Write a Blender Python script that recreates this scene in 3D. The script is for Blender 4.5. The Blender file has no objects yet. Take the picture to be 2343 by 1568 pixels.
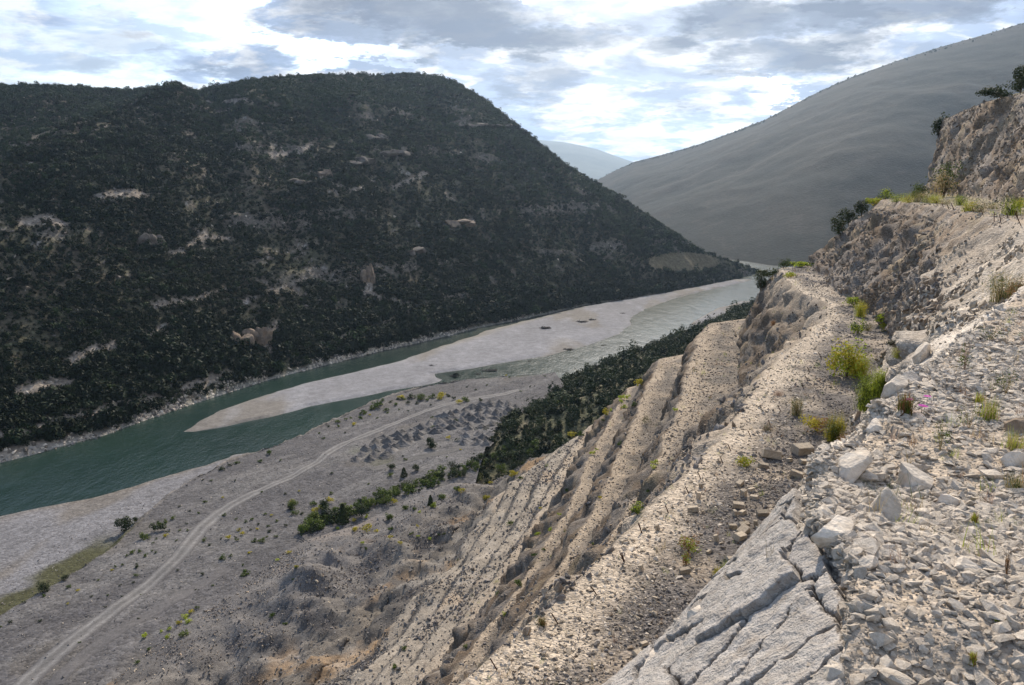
import bpy, bmesh, math, random
import numpy as np
from mathutils import Vector, Matrix, Euler
from mathutils.bvhtree import BVHTree

R = random.Random(7)
RN = np.random.RandomState(7)
rad = math.radians
scene = bpy.context.scene
COL = scene.collection

# ------------------------------------------------------------------ camera
# metres; z = 0 is the eye, the river lies 80 m below it, y runs down the valley
PITCH = math.atan((783.5 - 423) / 1786.0)
cam_d = bpy.data.cameras.new("camera")
cam_d.sensor_width = 23.6
cam_d.lens = 18.0
cam_d.clip_start = 0.1
cam_d.clip_end = 40000
cam = bpy.data.objects.new("camera", cam_d)
cam.rotation_euler = (rad(90) - PITCH, 0, 0)
COL.objects.link(cam)
scene.camera = cam

# ------------------------------------------------------------------ light
HAZE = 0.00007
SUN_EL, SUN_AZ = rad(36), rad(9)          # azimuth measured from +y towards +x
SUN_DIR = Vector((math.cos(SUN_EL) * math.sin(SUN_AZ), math.cos(SUN_EL) * math.cos(SUN_AZ), math.sin(SUN_EL)))
sun_d = bpy.data.lights.new("sun", 'SUN')
sun_d.energy = 5.0
sun_d.angle = rad(1.5)
sun_d.color = (1.0, 0.885, 0.74)
sun = bpy.data.objects.new("sun", sun_d)
sun.rotation_euler = SUN_DIR.to_track_quat('Z', 'Y').to_euler()
COL.objects.link(sun)

scene.view_settings.view_transform = 'Standard'
scene.view_settings.look = 'None'
scene.view_settings.exposure = 0.27
scene.view_settings.gamma = 1.0
scene.view_settings.use_curve_mapping = False
scene.cycles.max_bounces = 5
scene.cycles.diffuse_bounces = 2
scene.cycles.volume_bounces = 0
scene.cycles.transparent_max_bounces = 8
scene.cycles.caustics_reflective = False
scene.cycles.caustics_refractive = False
scene.cycles.use_adaptive_sampling = True
scene.cycles.use_denoising = True


class NT:
    """small node-tree writer"""
    def __init__(s, tree):
        s.t = tree
        s.t.nodes.clear()

    def n(s, kind, **kw):
        nd = s.t.nodes.new(kind)
        for k, v in kw.items():
            if k.startswith('i_'):
                key = k[2:]
                key = int(key) if key.isdigit() else key.replace('_', ' ')
                sock = nd.inputs[key]
                if isinstance(v, bpy.types.NodeSocket):
                    s.t.links.new(v, sock)
                else:
                    sock.default_value = v
            else:
                setattr(nd, k, v)
        return nd

    def m(s, op, a, b=None, c=None, clamp=False):
        nd = s.t.nodes.new('ShaderNodeMath')
        nd.operation = op
        nd.use_clamp = clamp
        for i, v in enumerate((a, b, c)):
            if v is None:
                continue
            if isinstance(v, bpy.types.NodeSocket):
                s.t.links.new(v, nd.inputs[i])
            else:
                nd.inputs[i].default_value = v
        return nd.outputs[0]

    def vm(s, op, a, b=None, scale=None):
        nd = s.t.nodes.new('ShaderNodeVectorMath')
        nd.operation = op
        for i, v in enumerate((a, b)):
            if v is None:
                continue
            if isinstance(v, bpy.types.NodeSocket):
                s.t.links.new(v, nd.inputs[i])
            else:
                nd.inputs[i].default_value = v
        if scale is not None:
            nd.inputs[3].default_value = scale
        return nd.outputs[0]

    def mix(s, f, a, b, mode='MIX'):
        nd = s.t.nodes.new('ShaderNodeMix')
        nd.data_type = 'RGBA'
        nd.blend_type = mode
        for sock, v in ((nd.inputs[0], f), (nd.inputs[6], a), (nd.inputs[7], b)):
            if isinstance(v, bpy.types.NodeSocket):
                s.t.links.new(v, sock)
            else:
                sock.default_value = v if not isinstance(v, tuple) or len(v) == 4 else (*v, 1)
        return nd.outputs[2]

    def ramp(s, f, lo, hi, a=0.0, b=1.0):
        nd = s.t.nodes.new('ShaderNodeMapRange')
        nd.interpolation_type = 'SMOOTHSTEP'
        s.t.links.new(f, nd.inputs[0])
        for i, v in enumerate((lo, hi, a, b)):
            nd.inputs[i + 1].default_value = v
        return nd.outputs[0]

    def noise(s, vec, scale, detail=4, rough=0.55, dist=0.0, out=0):
        nd = s.t.nodes.new('ShaderNodeTexNoise')
        nd.inputs['Scale'].default_value = scale
        nd.inputs['Detail'].default_value = detail
        nd.inputs['Roughness'].default_value = rough
        nd.inputs['Distortion'].default_value = dist
        s.t.links.new(vec, nd.inputs['Vector'])
        return nd.outputs[out]

    def link(s, a, b):
        s.t.links.new(a, b)


# ------------------------------------------------------------------ sky
world = bpy.data.worlds.new("World")
scene.world = world
world.use_nodes = True
w = NT(world.node_tree)
tc = w.n('ShaderNodeTexCoord')
dirv = tc.outputs['Generated']
sky = w.n('ShaderNodeTexSky')
sky.sky_type = 'NISHITA'
sky.sun_disc = False
sky.sun_elevation = SUN_EL
sky.sun_rotation = SUN_AZ
sky.altitude = 300
sky.air_density = 1.0
sky.dust_density = 1.5
bg1 = w.n('ShaderNodeBackground', i_Strength=0.15)
w.link(sky.outputs[0], bg1.inputs[0])
sep = w.n('ShaderNodeSeparateXYZ', i_0=dirv)
dx, dy, dz = sep.outputs
zz = w.m('MAXIMUM', dz, 0.0)
den = w.m('ADD', zz, 0.20)
px = w.m('DIVIDE', dx, den)
py = w.m('DIVIDE', dy, den)
plane = w.n('ShaderNodeCombineXYZ', i_0=px, i_1=w.m('MULTIPLY', py, 1.1), i_2=0.37).outputs[0]
# angles, in degrees, used to stand the big cloud banks where they are
azi = w.m('MULTIPLY', w.m('ARCTAN2', dx, dy), 57.2958)
ele = w.m('MULTIPLY', w.m('ARCSINE', dz), 57.2958)
warp = w.noise(plane, 2.4, 9, 0.66, out=1)
wsep = w.n('ShaderNodeSeparateColor', i_0=warp)
waz = w.m('ADD', azi, w.m('MULTIPLY', w.m('SUBTRACT', wsep.outputs[0], 0.5), 16))
wel = w.m('ADD', ele, w.m('MULTIPLY', w.m('SUBTRACT', wsep.outputs[1], 0.5), 7))
blobs = None
for (mx, my, ax, ay, st) in SKY_BLOBS if 'SKY_BLOBS' in globals() else [
        (960, 25, 300, 45, 1.0), (1120, 75, 270, 40, 1.0), (800, 45, 150, 40, .7), (1230, 200, 90, 50, .75), (1180, 150, 70, 60, .5),
        (1690, 55, 150, 45, .9), (1830, 145, 130, 48, .9), (2080, 15, 330, 36, .85), (1640, 75, 160, 30, .7),
        (1960, 85, 60, 34, .5), (840, 160, 110, 22, .45), (1560, 212, 120, 16, .35), (230, 60, 240, 30, .2),
        (60, 110, 200, 50, .22), (560, 150, 120, 40, .3), (1880, 232, 150, 14, .35), (1270, 290, 120, 14, .25)]:
    a = (mx - 1171) / 1786.0
    b = (783.5 - my) / 1786.0
    vx, vy, vz = a, math.cos(PITCH) + b * math.sin(PITCH), -math.sin(PITCH) + b * math.cos(PITCH)
    az0 = math.degrees(math.atan2(vx, vy))
    el0 = math.degrees(math.atan2(vz, math.hypot(vx, vy)))
    da = w.m('MULTIPLY', w.m('SUBTRACT', waz, az0), 1 / math.degrees(ax / 1786.0))
    de = w.m('MULTIPLY', w.m('SUBTRACT', wel, el0), 1 / math.degrees(ay / 1786.0))
    r2 = w.m('ADD', w.m('MULTIPLY', da, da), w.m('MULTIPLY', de, de))
    g = w.m('MULTIPLY', w.ramp(r2, 0.15, 1.6, 1.0, 0.0), st)
    blobs = g if blobs is None else w.m('MAXIMUM', blobs, g)
# general thin cloud cover everywhere
c1 = w.noise(plane, 1.6, 10, 0.56, 0.25)
c2 = w.noise(w.vm('ADD', plane, (7.3, 2.1, 1.7)), 3.6, 8, 0.55, 0.2)
left_open = w.m('ADD', w.ramp(azi, -24, -4, -0.13, 0.03), w.ramp(ele, 15, 8, -0.03, 0.06))
cov = w.ramp(w.m('ADD', c1, left_open), 0.36, 0.54)
grey = w.m('ADD', w.m('MULTIPLY', w.ramp(c2, 0.50, 0.68), 0.45), w.m('MULTIPLY', blobs, w.ramp(c2, 0.15, 0.5, 0.6, 1.0)))
grey = w.m('MINIMUM', grey, 1.0)
cov = w.m('MAXIMUM', cov, w.ramp(blobs, 0.05, 0.3))
cov = w.m('MAXIMUM', cov, w.ramp(ele, 7.5, 1.5, 0.0, 0.80))
# clouds glow round the hidden sun
sdot = w.n('ShaderNodeVectorMath', operation='DOT_PRODUCT', i_0=dirv, i_1=tuple(SUN_DIR)).outputs['Value']
glow = w.ramp(sdot, 0.80, 1.0, 0.0, 0.7)
white = w.mix(glow, (0.38, 0.49, 0.70), (1.12, 1.10, 1.07))
edge = w.ramp(w.noise(plane, 4.2, 9, 0.58, 0.3), 0.44, 0.56)
white = w.mix(w.m('MULTIPLY', edge, 0.92), white, (0.92, 0.92, 0.92))
dark = (0.15, 0.175, 0.235)
ccol = w.mix(w.m('MULTIPLY', grey, 0.92), white, dark)
bg2 = w.n('ShaderNodeBackground', i_Strength=1.0)
w.link(ccol, bg2.inputs[0])
mixs = w.n('ShaderNodeMixShader')
w.link(cov, mixs.inputs[0])
w.link(bg1.outputs[0], mixs.inputs[1])
w.link(bg2.outputs[0], mixs.inputs[2])
out = w.n('ShaderNodeOutputWorld')
w.link(mixs.outputs[0], out.inputs[0])
world.cycles.sampling_method = 'MANUAL'
world.cycles.sample_map_resolution = 512


# ------------------------------------------------------------------ geometry helpers
def ray(mx, my):
    a = (mx - 1171) / 1786.0
    b = (783.5 - my) / 1786.0
    return np.array((a, math.cos(PITCH) + b * math.sin(PITCH), -math.sin(PITCH) + b * math.cos(PITCH)))


def PZ(mx, my, z):
    d = ray(mx, my)
    t = z / d[2]
    return d * t


def PD(mx, my, D):
    d = ray(mx, my)
    return d * (D / d[1])


_p = np.random.RandomState(3).permutation(256)
_perm = np.concatenate([_p, _p, _p])
_g = np.random.RandomState(4).normal(size=(256, 3))
_g /= np.linalg.norm(_g, axis=1)[:, None]


def perlin(P):
    P = np.asarray(P, float)
    i = np.floor(P).astype(int)
    f = P - i
    u = f * f * f * (f * (f * 6 - 15) + 10)
    i &= 255
    res = 0
    for a in (0, 1):
        wx = u[:, 0] if a else 1 - u[:, 0]
        pa = _perm[i[:, 0] + a]
        for b in (0, 1):
            wy = u[:, 1] if b else 1 - u[:, 1]
            pb = _perm[pa + i[:, 1] + b]
            for c in (0, 1):
                wz = u[:, 2] if c else 1 - u[:, 2]
                h = _perm[pb + i[:, 2] + c]
                gr = _g[h]
                res = res + wx * wy * wz * (gr[:, 0] * (f[:, 0] - a) + gr[:, 1] * (f[:, 1] - b) + gr[:, 2] * (f[:, 2] - c))
    return res * 1.6


def fbm(P, scale, octv=4, rough=0.5, off=0.0):
    P = np.asarray(P, float) * scale + off
    s, amp, tot = 0, 1.0, 0
    for _ in range(octv):
        s = s + amp * perlin(P)
        tot += amp
        amp *= rough
        P = P * 2.03 + 17.1
    return s / tot


def ridged(P, scale, octv=3, off=0.0):
    P = np.asarray(P, float) * scale + off
    s, amp, tot = 0, 1.0, 0
    for _ in range(octv):
        s = s + amp * (1 - np.abs(perlin(P)) * 2)
        tot += amp
        amp *= 0.5
        P = P * 2.1 + 5.7
    return s / tot


def cells(P, scale, off=0.0):
    """worley cells: (random value of the nearest cell, F1, F2)"""
    P = np.asarray(P, float) * scale + off
    i = np.floor(P).astype(int)
    n = len(P)
    f1 = np.full(n, 9.0)
    f2 = np.full(n, 9.0)
    val = np.zeros(n)
    for a in (-1, 0, 1):
        for b in (-1, 0, 1):
            for c in (-1, 0, 1):
                q = i + (a, b, c)
                h = _perm[_perm[_perm[q[:, 0] & 255] + (q[:, 1] & 255)] + (q[:, 2] & 255)]
                jit = _g[h] * 0.33 + 0.5
                d = np.sqrt(((q + jit - P) ** 2).sum(1))
                near = d < f1
                f2 = np.where(near, f1, np.minimum(f2, d))
                val = np.where(near, h / 255.0, val)
                f1 = np.where(near, d, f1)
    return val, f1, f2


def smooth(x, a, b):
    t = np.clip((x - a) / (b - a), 0, 1)
    return t * t * (3 - 2 * t)


def mesh_from(name, V, faces, mat=None, color=None, shade=True, parent=None, link=True):
    V = np.ascontiguousarray(V, dtype=np.float32)
    faces = np.ascontiguousarray(faces, dtype=np.int32)
    k = faces.shape[1]
    me = bpy.data.meshes.new(name)
    me.vertices.add(len(V))
    me.vertices.foreach_set('co', V.ravel())
    me.loops.add(faces.size)
    me.loops.foreach_set('vertex_index', faces.ravel())
    me.polygons.add(len(faces))
    me.polygons.foreach_set('loop_start', np.arange(0, faces.size, k, dtype=np.int32))
    me.update(calc_edges=True)
    me.polygons.foreach_set('use_smooth', np.full(len(faces), shade, dtype=bool))
    if color is not None:
        ca = me.color_attributes.new('Col', 'FLOAT_COLOR', 'POINT')
        c4 = np.ones((len(V), 4), dtype=np.float32)
        c4[:, :3] = color
        ca.data.foreach_set('color', c4.ravel())
    if mat is not None:
        me.materials.append(mat)
    o = bpy.data.objects.new(name, me)
    if parent is not None:
        o.parent = parent
    if link:
        COL.objects.link(o)
    return o


def grid_faces(nr, nc):
    i = np.arange(nr - 1)[:, None] * nc + np.arange(nc - 1)[None, :]
    return np.stack([i, i + 1, i + nc + 1, i + nc], -1).reshape(-1, 4)


def tag(o, label=None, cat=None, group=None, kind=None):
    if label: o['label'] = label
    if cat: o['category'] = cat
    if group: o['group'] = group
    if kind: o['kind'] = kind
    return o


class Terrain:
    """all walkable surfaces, for resting things on them"""
    trees = {}

    @classmethod
    def add(cls, name, V, faces):
        cls.trees[name] = BVHTree.FromPolygons([tuple(v) for v in V.tolist()], faces.tolist())

    @classmethod
    def pick(cls, mx, my, names=None):
        d = Vector(ray(mx, my)).normalized()
        best = None
        for k, t in cls.trees.items():
            if names and k not in names:
                continue
            h = t.ray_cast(Vector((0, 0, 0)), d)
            if h[0] is not None and (best is None or h[3] < best[2]):
                best = (h[0], h[1], h[3], k)
        return best

    @classmethod
    def drop(cls, x, y, names=None, top=400):
        best = None
        for k, t in cls.trees.items():
            if names and k not in names:
                continue
            h = t.ray_cast(Vector((x, y, top)), Vector((0, 0, -1)))
            if h[0] is not None and (best is None or h[0].z > best[0].z):
                best = (h[0], h[1], k)
        return best


def normals_of(V, nr, nc):
    G = V.reshape(nr, nc, 3)
    du = np.gradient(G, axis=0)
    dv = np.gradient(G, axis=1)
    n = np.cross(dv, du)
    n /= (np.linalg.norm(n, axis=2)[:, :, None] + 1e-9)
    return n.reshape(-1, 3)


# ------------------------------------------------------------------ materials
def new_mat(name):
    m = bpy.data.materials.new(name)
    m.use_nodes = True
    return m, NT(m.node_tree)


def terrain_mat(name, scales=(0.6, 3.0, 14.0), bump=0.6, speck=0.35, rough=0.95, bdist=0.1, vor=True, specl=0.1, speckscale=None, vscale=.5):
    """vertex colour x grain; scales are texture frequencies per metre, coarse to fine"""
    m, t = new_mat(name)
    tc = t.n('ShaderNodeTexCoord').outputs['Object']
    at = t.n('ShaderNodeVertexColor', layer_name='Col').outputs[0]
    n0 = t.noise(tc, scales[0], 5, 0.6)
    n1 = t.noise(tc, scales[1], 5, 0.65)
    n2 = t.noise(tc, scales[2], 3, 0.6)
    v = t.n('ShaderNodeTexVoronoi', i_Scale=speckscale or scales[2] * 0.6)
    t.link(tc, v.inputs['Vector'])
    vc = t.n('ShaderNodeSeparateColor', i_0=v.outputs['Color']).outputs[0]
    k = t.m('ADD', t.m('MULTIPLY', t.m('SUBTRACT', n0, 0.5), 0.55), 1.0)
    k = t.m('MULTIPLY', k, t.m('ADD', t.m('MULTIPLY', t.m('SUBTRACT', n1, 0.5), 0.9), 1.0))
    k = t.m('MULTIPLY', k, t.m('ADD', t.m('MULTIPLY', t.m('SUBTRACT', n2, 0.5), 0.9), 1.0))
    k = t.m('MULTIPLY', k, t.m('ADD', t.m('MULTIPLY', t.m('SUBTRACT', vc, 0.5), speck * 2), 1.0))
    col = t.vm('MULTIPLY', at, t.n('ShaderNodeCombineXYZ', i_0=k, i_1=k, i_2=k).outputs[0])
    p = t.n('ShaderNodeBsdfPrincipled', i_Roughness=rough)
    p.inputs['Specular IOR Level'].default_value = specl
    t.link(col, p.inputs['Base Color'])
    h = t.m('ADD', t.m('MULTIPLY', n1, 1.0), t.m('MULTIPLY', n2, 0.4))
    if vor:
        h = t.m('SUBTRACT', h, t.m('MULTIPLY', v.outputs['Distance'], vscale))
    b = t.n('ShaderNodeBump', i_Strength=bump, i_Distance=bdist)
    t.link(h, b.inputs['Height'])
    t.link(b.outputs[0], p.inputs['Normal'])
    t.link(p.outputs[0], t.n('ShaderNodeOutputMaterial').inputs[0])
    return m


def rock_mat(name, c1, c2, scale=6.0, bump=0.5, bdist=0.03, vary=0.3):
    m, t = new_mat(name)
    tc = t.n('ShaderNodeTexCoord').outputs['Object']
    oi = t.n('ShaderNodeObjectInfo').outputs['Random']
    n1 = t.noise(tc, scale, 5, 0.65)
    n2 = t.noise(tc, scale * 5, 4, 0.6)
    col = t.mix(t.ramp(n1, 0.35, 0.68), c1, c2)
    n3 = t.noise(t.vm('ADD', tc, (3.1, 7.7, 1.3)), scale * 0.45, 4, 0.7)
    col = t.mix(t.ramp(n3, 0.5, 0.72, 0, 0.55), col, (c2[0] * .62, c2[1] * .54, c2[2] * .45))
    k = t.m('ADD', t.m('MULTIPLY', t.m('SUBTRACT', oi, 0.5), vary * 2), t.m('ADD', 0.72, t.m('MULTIPLY', n2, 0.5)))
    col = t.vm('MULTIPLY', col, t.n('ShaderNodeCombineXYZ', i_0=k, i_1=k, i_2=k).outputs[0])
    p = t.n('ShaderNodeBsdfPrincipled', i_Roughness=0.9)
    p.inputs['Specular IOR Level'].default_value = 0.15
    t.link(col, p.inputs['Base Color'])
    b = t.n('ShaderNodeBump', i_Strength=bump, i_Distance=bdist)
    t.link(t.m('ADD', n1, t.m('MULTIPLY', n2, 0.6)), b.inputs['Height'])
    t.link(b.outputs[0], p.inputs['Normal'])
    t.link(p.outputs[0], t.n('ShaderNodeOutputMaterial').inputs[0])
    return m


def leaf_mat(name, c1, c2, vary=0.35, trans=0.25, scale=1.5):
    m, t = new_mat(name)
    tc = t.n('ShaderNodeTexCoord').outputs['Object']
    oi = t.n('ShaderNodeObjectInfo').outputs['Random']
    n1 = t.noise(tc, scale, 3, 0.6)
    f = t.m('ADD', t.m('MULTIPLY', t.m('SUBTRACT', oi, 0.5), vary * 2), t.ramp(n1, 0.3, 0.7), clamp=True)
    col = t.mix(f, c1, c2)
    p = t.n('ShaderNodeBsdfPrincipled', i_Roughness=0.75)
    p.inputs['Specular IOR Level'].default_value = 0.15
    t.link(col, p.inputs['Base Color'])
    tr = t.n('ShaderNodeBsdfTranslucent')
    t.link(t.mix(0.5, col, (0.30, 0.34, 0.04), 'MULTIPLY') if False else col, tr.inputs[0])
    ms = t.n('ShaderNodeMixShader', i_0=trans)
    t.link(p.outputs[0], ms.inputs[1])
    t.link(tr.outputs[0], ms.inputs[2])
    t.link(ms.outputs[0], t.n('ShaderNodeOutputMaterial').inputs[0])
    return m


M = {}
M['quarry'] = terrain_mat('quarry_rock', (0.25, 1.6, 9.0), bump=0.9, speck=0.30, bdist=0.18, speckscale=13.0, vscale=.18)
M['flat'] = terrain_mat('grey_gravel', (0.06, 0.5, 3.0), bump=0.8, speck=0.30, bdist=0.25)
M['hill'] = terrain_mat('hill_soil', (0.05, 0.3, 1.2), bump=0.9, speck=0.3, bdist=0.6)
M['far'] = terrain_mat('far_slope', (0.01, 0.10, 0.5), bump=0.7, speck=0.25, bdist=1.2)
M['ledge'] = terrain_mat('white_rubble_ground', (1.2, 9.0, 60.0), bump=0.9, speck=0.30, bdist=0.02)
M['bar'] = terrain_mat('river_gravel', (0.03, 0.25, 1.6), bump=0.4, speck=0.12, bdist=0.08)
M['white_rock'] = rock_mat('white_limestone', (0.68, 0.60, 0.505), (0.49, 0.42, 0.34), 7, 0.7, 0.02, 0.18)
M['slab'] = rock_mat('rough_limestone_slab', (0.49, 0.455, 0.42), (0.37, 0.335, 0.30), 11, 1.0, 0.035, 0.05)
M['tan_rock'] = rock_mat('tan_limestone', (0.50, 0.42, 0.32), (0.36, 0.30, 0.235), 5, 0.6, 0.05, 0.25)
M['grey_rock'] = rock_mat('grey_limestone', (0.15, 0.14, 0.138), (0.29, 0.26, 0.235), 4, 0.7, 0.06, 0.35)
M['brown_rock'] = rock_mat('brown_limestone', (0.22, 0.165, 0.12), (0.36, 0.30, 0.235), 3, 0.7, 0.06, 0.4)
M['cliff_rock'] = rock_mat('hill_limestone', (0.20, 0.18, 0.155), (0.12, 0.10, 0.085), 0.35, 1.0, 0.5, 0.2)
M['scrub'] = leaf_mat('dark_scrub_leaves', (0.006, 0.012, 0.0045), (0.017, 0.028, 0.010), 0.4, 0.06, 0.6)
M['scrub_green'] = leaf_mat('green_scrub_leaves', (0.014, 0.029, 0.009), (0.032, 0.053, 0.016), 0.4, 0.08, 0.6)
M['thicket'] = leaf_mat('thicket_leaves', (0.018, 0.031, 0.013), (0.048, 0.064, 0.025), 0.5, 0.10, 0.3)
M['green'] = leaf_mat('green_leaves', (0.05, 0.085, 0.018), (0.12, 0.15, 0.03), 0.35, 0.25, 3)
M['dark_green'] = leaf_mat('dark_green_leaves', (0.02, 0.034, 0.014), (0.05, 0.066, 0.022), 0.3, 0.15, 2)
M['lime'] = leaf_mat('lime_leaves', (0.24, 0.30, 0.03), (0.44, 0.50, 0.055), 0.3, 0.35, 6)
M['yellow'] = leaf_mat('yellow_green_leaves', (0.30, 0.27, 0.03), (0.52, 0.43, 0.05), 0.3, 0.35, 6)
M['orange'] = leaf_mat('orange_dry_leaves', (0.24, 0.12, 0.05), (0.34, 0.20, 0.09), 0.3, 0.3, 6)
M['straw'] = leaf_mat('dry_grass', (0.40, 0.31, 0.16), (0.55, 0.44, 0.25), 0.3, 0.3, 3)
M['pinkdry'] = leaf_mat('pinkish_dry_plant', (0.34, 0.23, 0.17), (0.46, 0.34, 0.27), 0.3, 0.3, 3)
M['pink'] = leaf_mat('pink_petals', (0.70, 0.16, 0.55), (0.80, 0.28, 0.66), 0.2, 0.4, 3)
M['stem'] = rock_mat('brown_stem', (0.10, 0.07, 0.045), (0.16, 0.12, 0.08), 10, 0.2, 0.005, 0.2)
M['rust'] = rock_mat('rusty_iron', (0.10, 0.045, 0.03), (0.055, 0.03, 0.022), 30, 0.3, 0.002, 0.2)

# water
wm, t = new_mat('river_water')
tcw = t.n('ShaderNodeTexCoord').outputs['Object']
wn = t.noise(tcw, 0.012, 3, 0.5)
wcol = t.mix(t.ramp(wn, 0.35, 0.65), (0.010, 0.024, 0.020), (0.014, 0.032, 0.026))
at = t.n('ShaderNodeVertexColor', layer_name='Col').outputs[0]
wcol = t.mix(1.0, wcol, at, 'MULTIPLY')
p = t.n('ShaderNodeBsdfPrincipled', i_Roughness=0.20)
p.inputs['IOR'].default_value = 1.33
t.link(wcol, p.inputs['Base Color'])
wv = t.n('ShaderNodeMapping', i_Vector=tcw)
wv.inputs['Rotation'].default_value = (0, 0, rad(35))
wv.inputs['Scale'].default_value = (1.0, 0.5, 1)
r1 = t.noise(wv.outputs[0], 0.9, 4, 0.6)
r2 = t.noise(wv.outputs[0], 0.15, 2, 0.5)
b = t.n('ShaderNodeBump', i_Strength=0.5, i_Distance=0.35)
t.link(t.m('ADD', t.m('MULTIPLY', r1, t.ramp(r2, 0.3, 0.6, 0.5, 1.2)), t.m('MULTIPLY', r2, 0.8)), b.inputs['Height'])
t.link(b.outputs[0], p.inputs['Normal'])
t.link(p.outputs[0], t.n('ShaderNodeOutputMaterial').inputs[0])
M['water'] = wm

# ------------------------------------------------------------------ break lines of the valley
def line(pix, z, lo=None, hi=None, slope_lo=0.42, slope_hi=1.6, y0=-10, y1=170):
    """trace a terrace line: points on the plane z, as x and z over y. lo / hi: explicit (x, y[, z]) points before / after"""
    pts = []
    for q in pix:
        zz_ = q[2] if len(q) > 2 else z
        P = PZ(q[0], q[1], zz_)
        pts.append((P[1], P[0], zz_))
    for q in (lo or []) + (hi or []):
        pts.append((q[1], q[0], q[2] if len(q) > 2 else z))
    pts.sort()
    out = [pts[0]]
    for q in pts[1:]:
        if q[0] > out[-1][0] + 0.05:
            out.append(q)
    a = out[0]
    if a[0] > y0:
        out.insert(0, (y0, a[1] - (a[0] - y0) * slope_lo, a[2]))
    b_ = out[-1]
    if b_[0] < y1:
        out.append((y1, b_[1] + (y1 - b_[0]) * slope_hi, b_[2]))
    A = np.array(out)
    return A[:, 0], A[:, 1], A[:, 2]


ZL = [-1.75, -9.5, -17.5, -25.5, -33.0, -41.0, -46.0, -58.0, -60.0, -72.0]
At = line([(2150, 278), (2250, 235), (2342, 215)], 10, lo=[(26, 0, 10)], slope_lo=0.42, slope_hi=2.5)
Ab = line([], -1.6, lo=[(17, 0, -1.75), (27, 30, -1.75), (40, 61, -1.7), (51, 89, -1.5), (64, 124, -1.2)], slope_hi=2.2)
A_up = (At[0], At[1] + 8, At[2] + 2.2)
A_up2 = (At[0], At[1] + 70, At[2] + 16)
C0 = line([], -1.75, lo=[(-3.4, -6), (-0.5, 0), (0.55, 1.5), (1.2, 2.5), (1.41, 3.0), (1.49, 3.4), (1.56, 3.85), (1.9, 4.5), (2.3, 5.05), (3.2, 6.2), (4.3, 7.6), (5.45, 9.0),
                         (7.2, 11.2), (10.9, 15.5), (16.0, 23), (21.6, 32)],
          hi=[(25.3, 40.6), (33.2, 60, -1.75), (40.6, 82, -1.7), (43.0, 90, -1.7), (46.0, 99, -1.8)], slope_hi=2.0)
C1 = line([(1430, 1568), (1540, 1470), (1640, 1340), (1720, 1260), (1800, 1160), (1900, 1072), (1950, 1000), (1994, 950), (2032, 900), (2078, 835), (2112, 800)], -2.6,
          lo=[(-4.2, -6), (-1.25, 0), (-0.1, 2.4)], hi=[(8.9, 15.5, -3.6), (12.5, 23, -4.5), (17.8, 32, -4.8), (23.4, 43, -4.2), (32.0, 60, -3.0),
                                         (39.6, 82, -2.8), (42.1, 90, -2.8), (44.6, 99, -3.2)], slope_hi=1.9)
B0 = line([(2060, 790), (2010, 740), (1950, 690), (1890, 650), (1852, 603)], -9.5,
          lo=[(-7, -6), (-4, 0), (-1.2, 4), (4.2, 12), (9.5, 22)], slope_hi=1.8)
E1 = line([(1050, 1568), (1130, 1500), (1200, 1440), (1290, 1365), (1380, 1270), (1500, 1150), (1580, 1072), (1650, 990), (1740, 870),
           (1800, 800), (1880, 733), (1893, 697), (1845, 673), (1800, 643), (1787, 614)], -9.5, slope_lo=0.45, slope_hi=1.7)
B1 = line([(1692, 740), (1692, 788), (1690, 898), (1619, 983), (1568, 1031), (1505, 1100)], -17.5, slope_hi=1.5)
E2 = line([(1620, 740), (1590, 776), (1556, 894), (1525, 991), (1495, 1060), (1465, 1130)], -17.5, slope_hi=1.5)
B2 = line([(1566, 830), (1549, 896), (1517, 957), (1503, 1023), (1472, 1095)], -25.5, slope_hi=1.4)
E3 = line([(1509, 820), (1474, 889), (1452, 950), (1405, 1060), (1350, 1180), (1280, 1290), (1210, 1395)], -25.5, slope_hi=1.4)
B3 = line([(1470, 872), (1440, 930), (1420, 990), (1375, 1080), (1325, 1190), (1255, 1300), (1190, 1395)], -33.0, slope_hi=1.3)
E4 = line([(1437, 887), (1394, 961), (1340, 1060), (1290, 1180), (1225, 1280), (1155, 1390), (1075, 1490), (1020, 1568)], -33.0, slope_hi=1.3)
B4 = line([(1370, 968), (1340, 1010), (1290, 1100), (1250, 1190), (1180, 1290), (1110, 1400), (1040, 1490), (980, 1568)], -41.0, slope_hi=1.2)
E5 = line([(1300, 1020), (1230, 1080), (1190, 1180), (1110, 1290), (1040, 1400), (960, 1490), (900, 1568)], -46.0, slope_hi=1.2)
H5 = line([(1215, 1075), (1150, 1130), (1090, 1190), (1000, 1280), (930, 1370), (840, 1450), (740, 1568)], -57.0, slope_hi=1.1)
G5 = line([(1215, 1045), (1100, 1092), (1000, 1115), (900, 1160), (820, 1200), (700, 1235), (640, 1270), (560, 1340), (480, 1390), (400, 1440),
           (330, 1500), (240, 1568)], -60.0, slope_lo=0.45, slope_hi=1.0)
G6 = (G5[0], G5[1] - 9.0, np.full(len(G5[0]), -71.5))
G7 = (G5[0], G5[1] - 16.0, np.full(len(G5[0]), -73.5))
LINES = [A_up2, A_up, At, Ab, C0, C1, B0, E1, B1, E2, B2, E3, B3, E4, B4, E5, H5, G5, G6, G7]
SUB = [6, 6, 34, 30, 12, 40, 26, 30, 16, 30, 14, 28, 12, 30, 34, 70, 56, 10, 6]
WALLS = {2, 5, 7, 9, 11, 13}


def lookup(L, ys):
    return np.interp(ys, L[0], L[1]), np.interp(ys, L[0], L[2])


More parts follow.
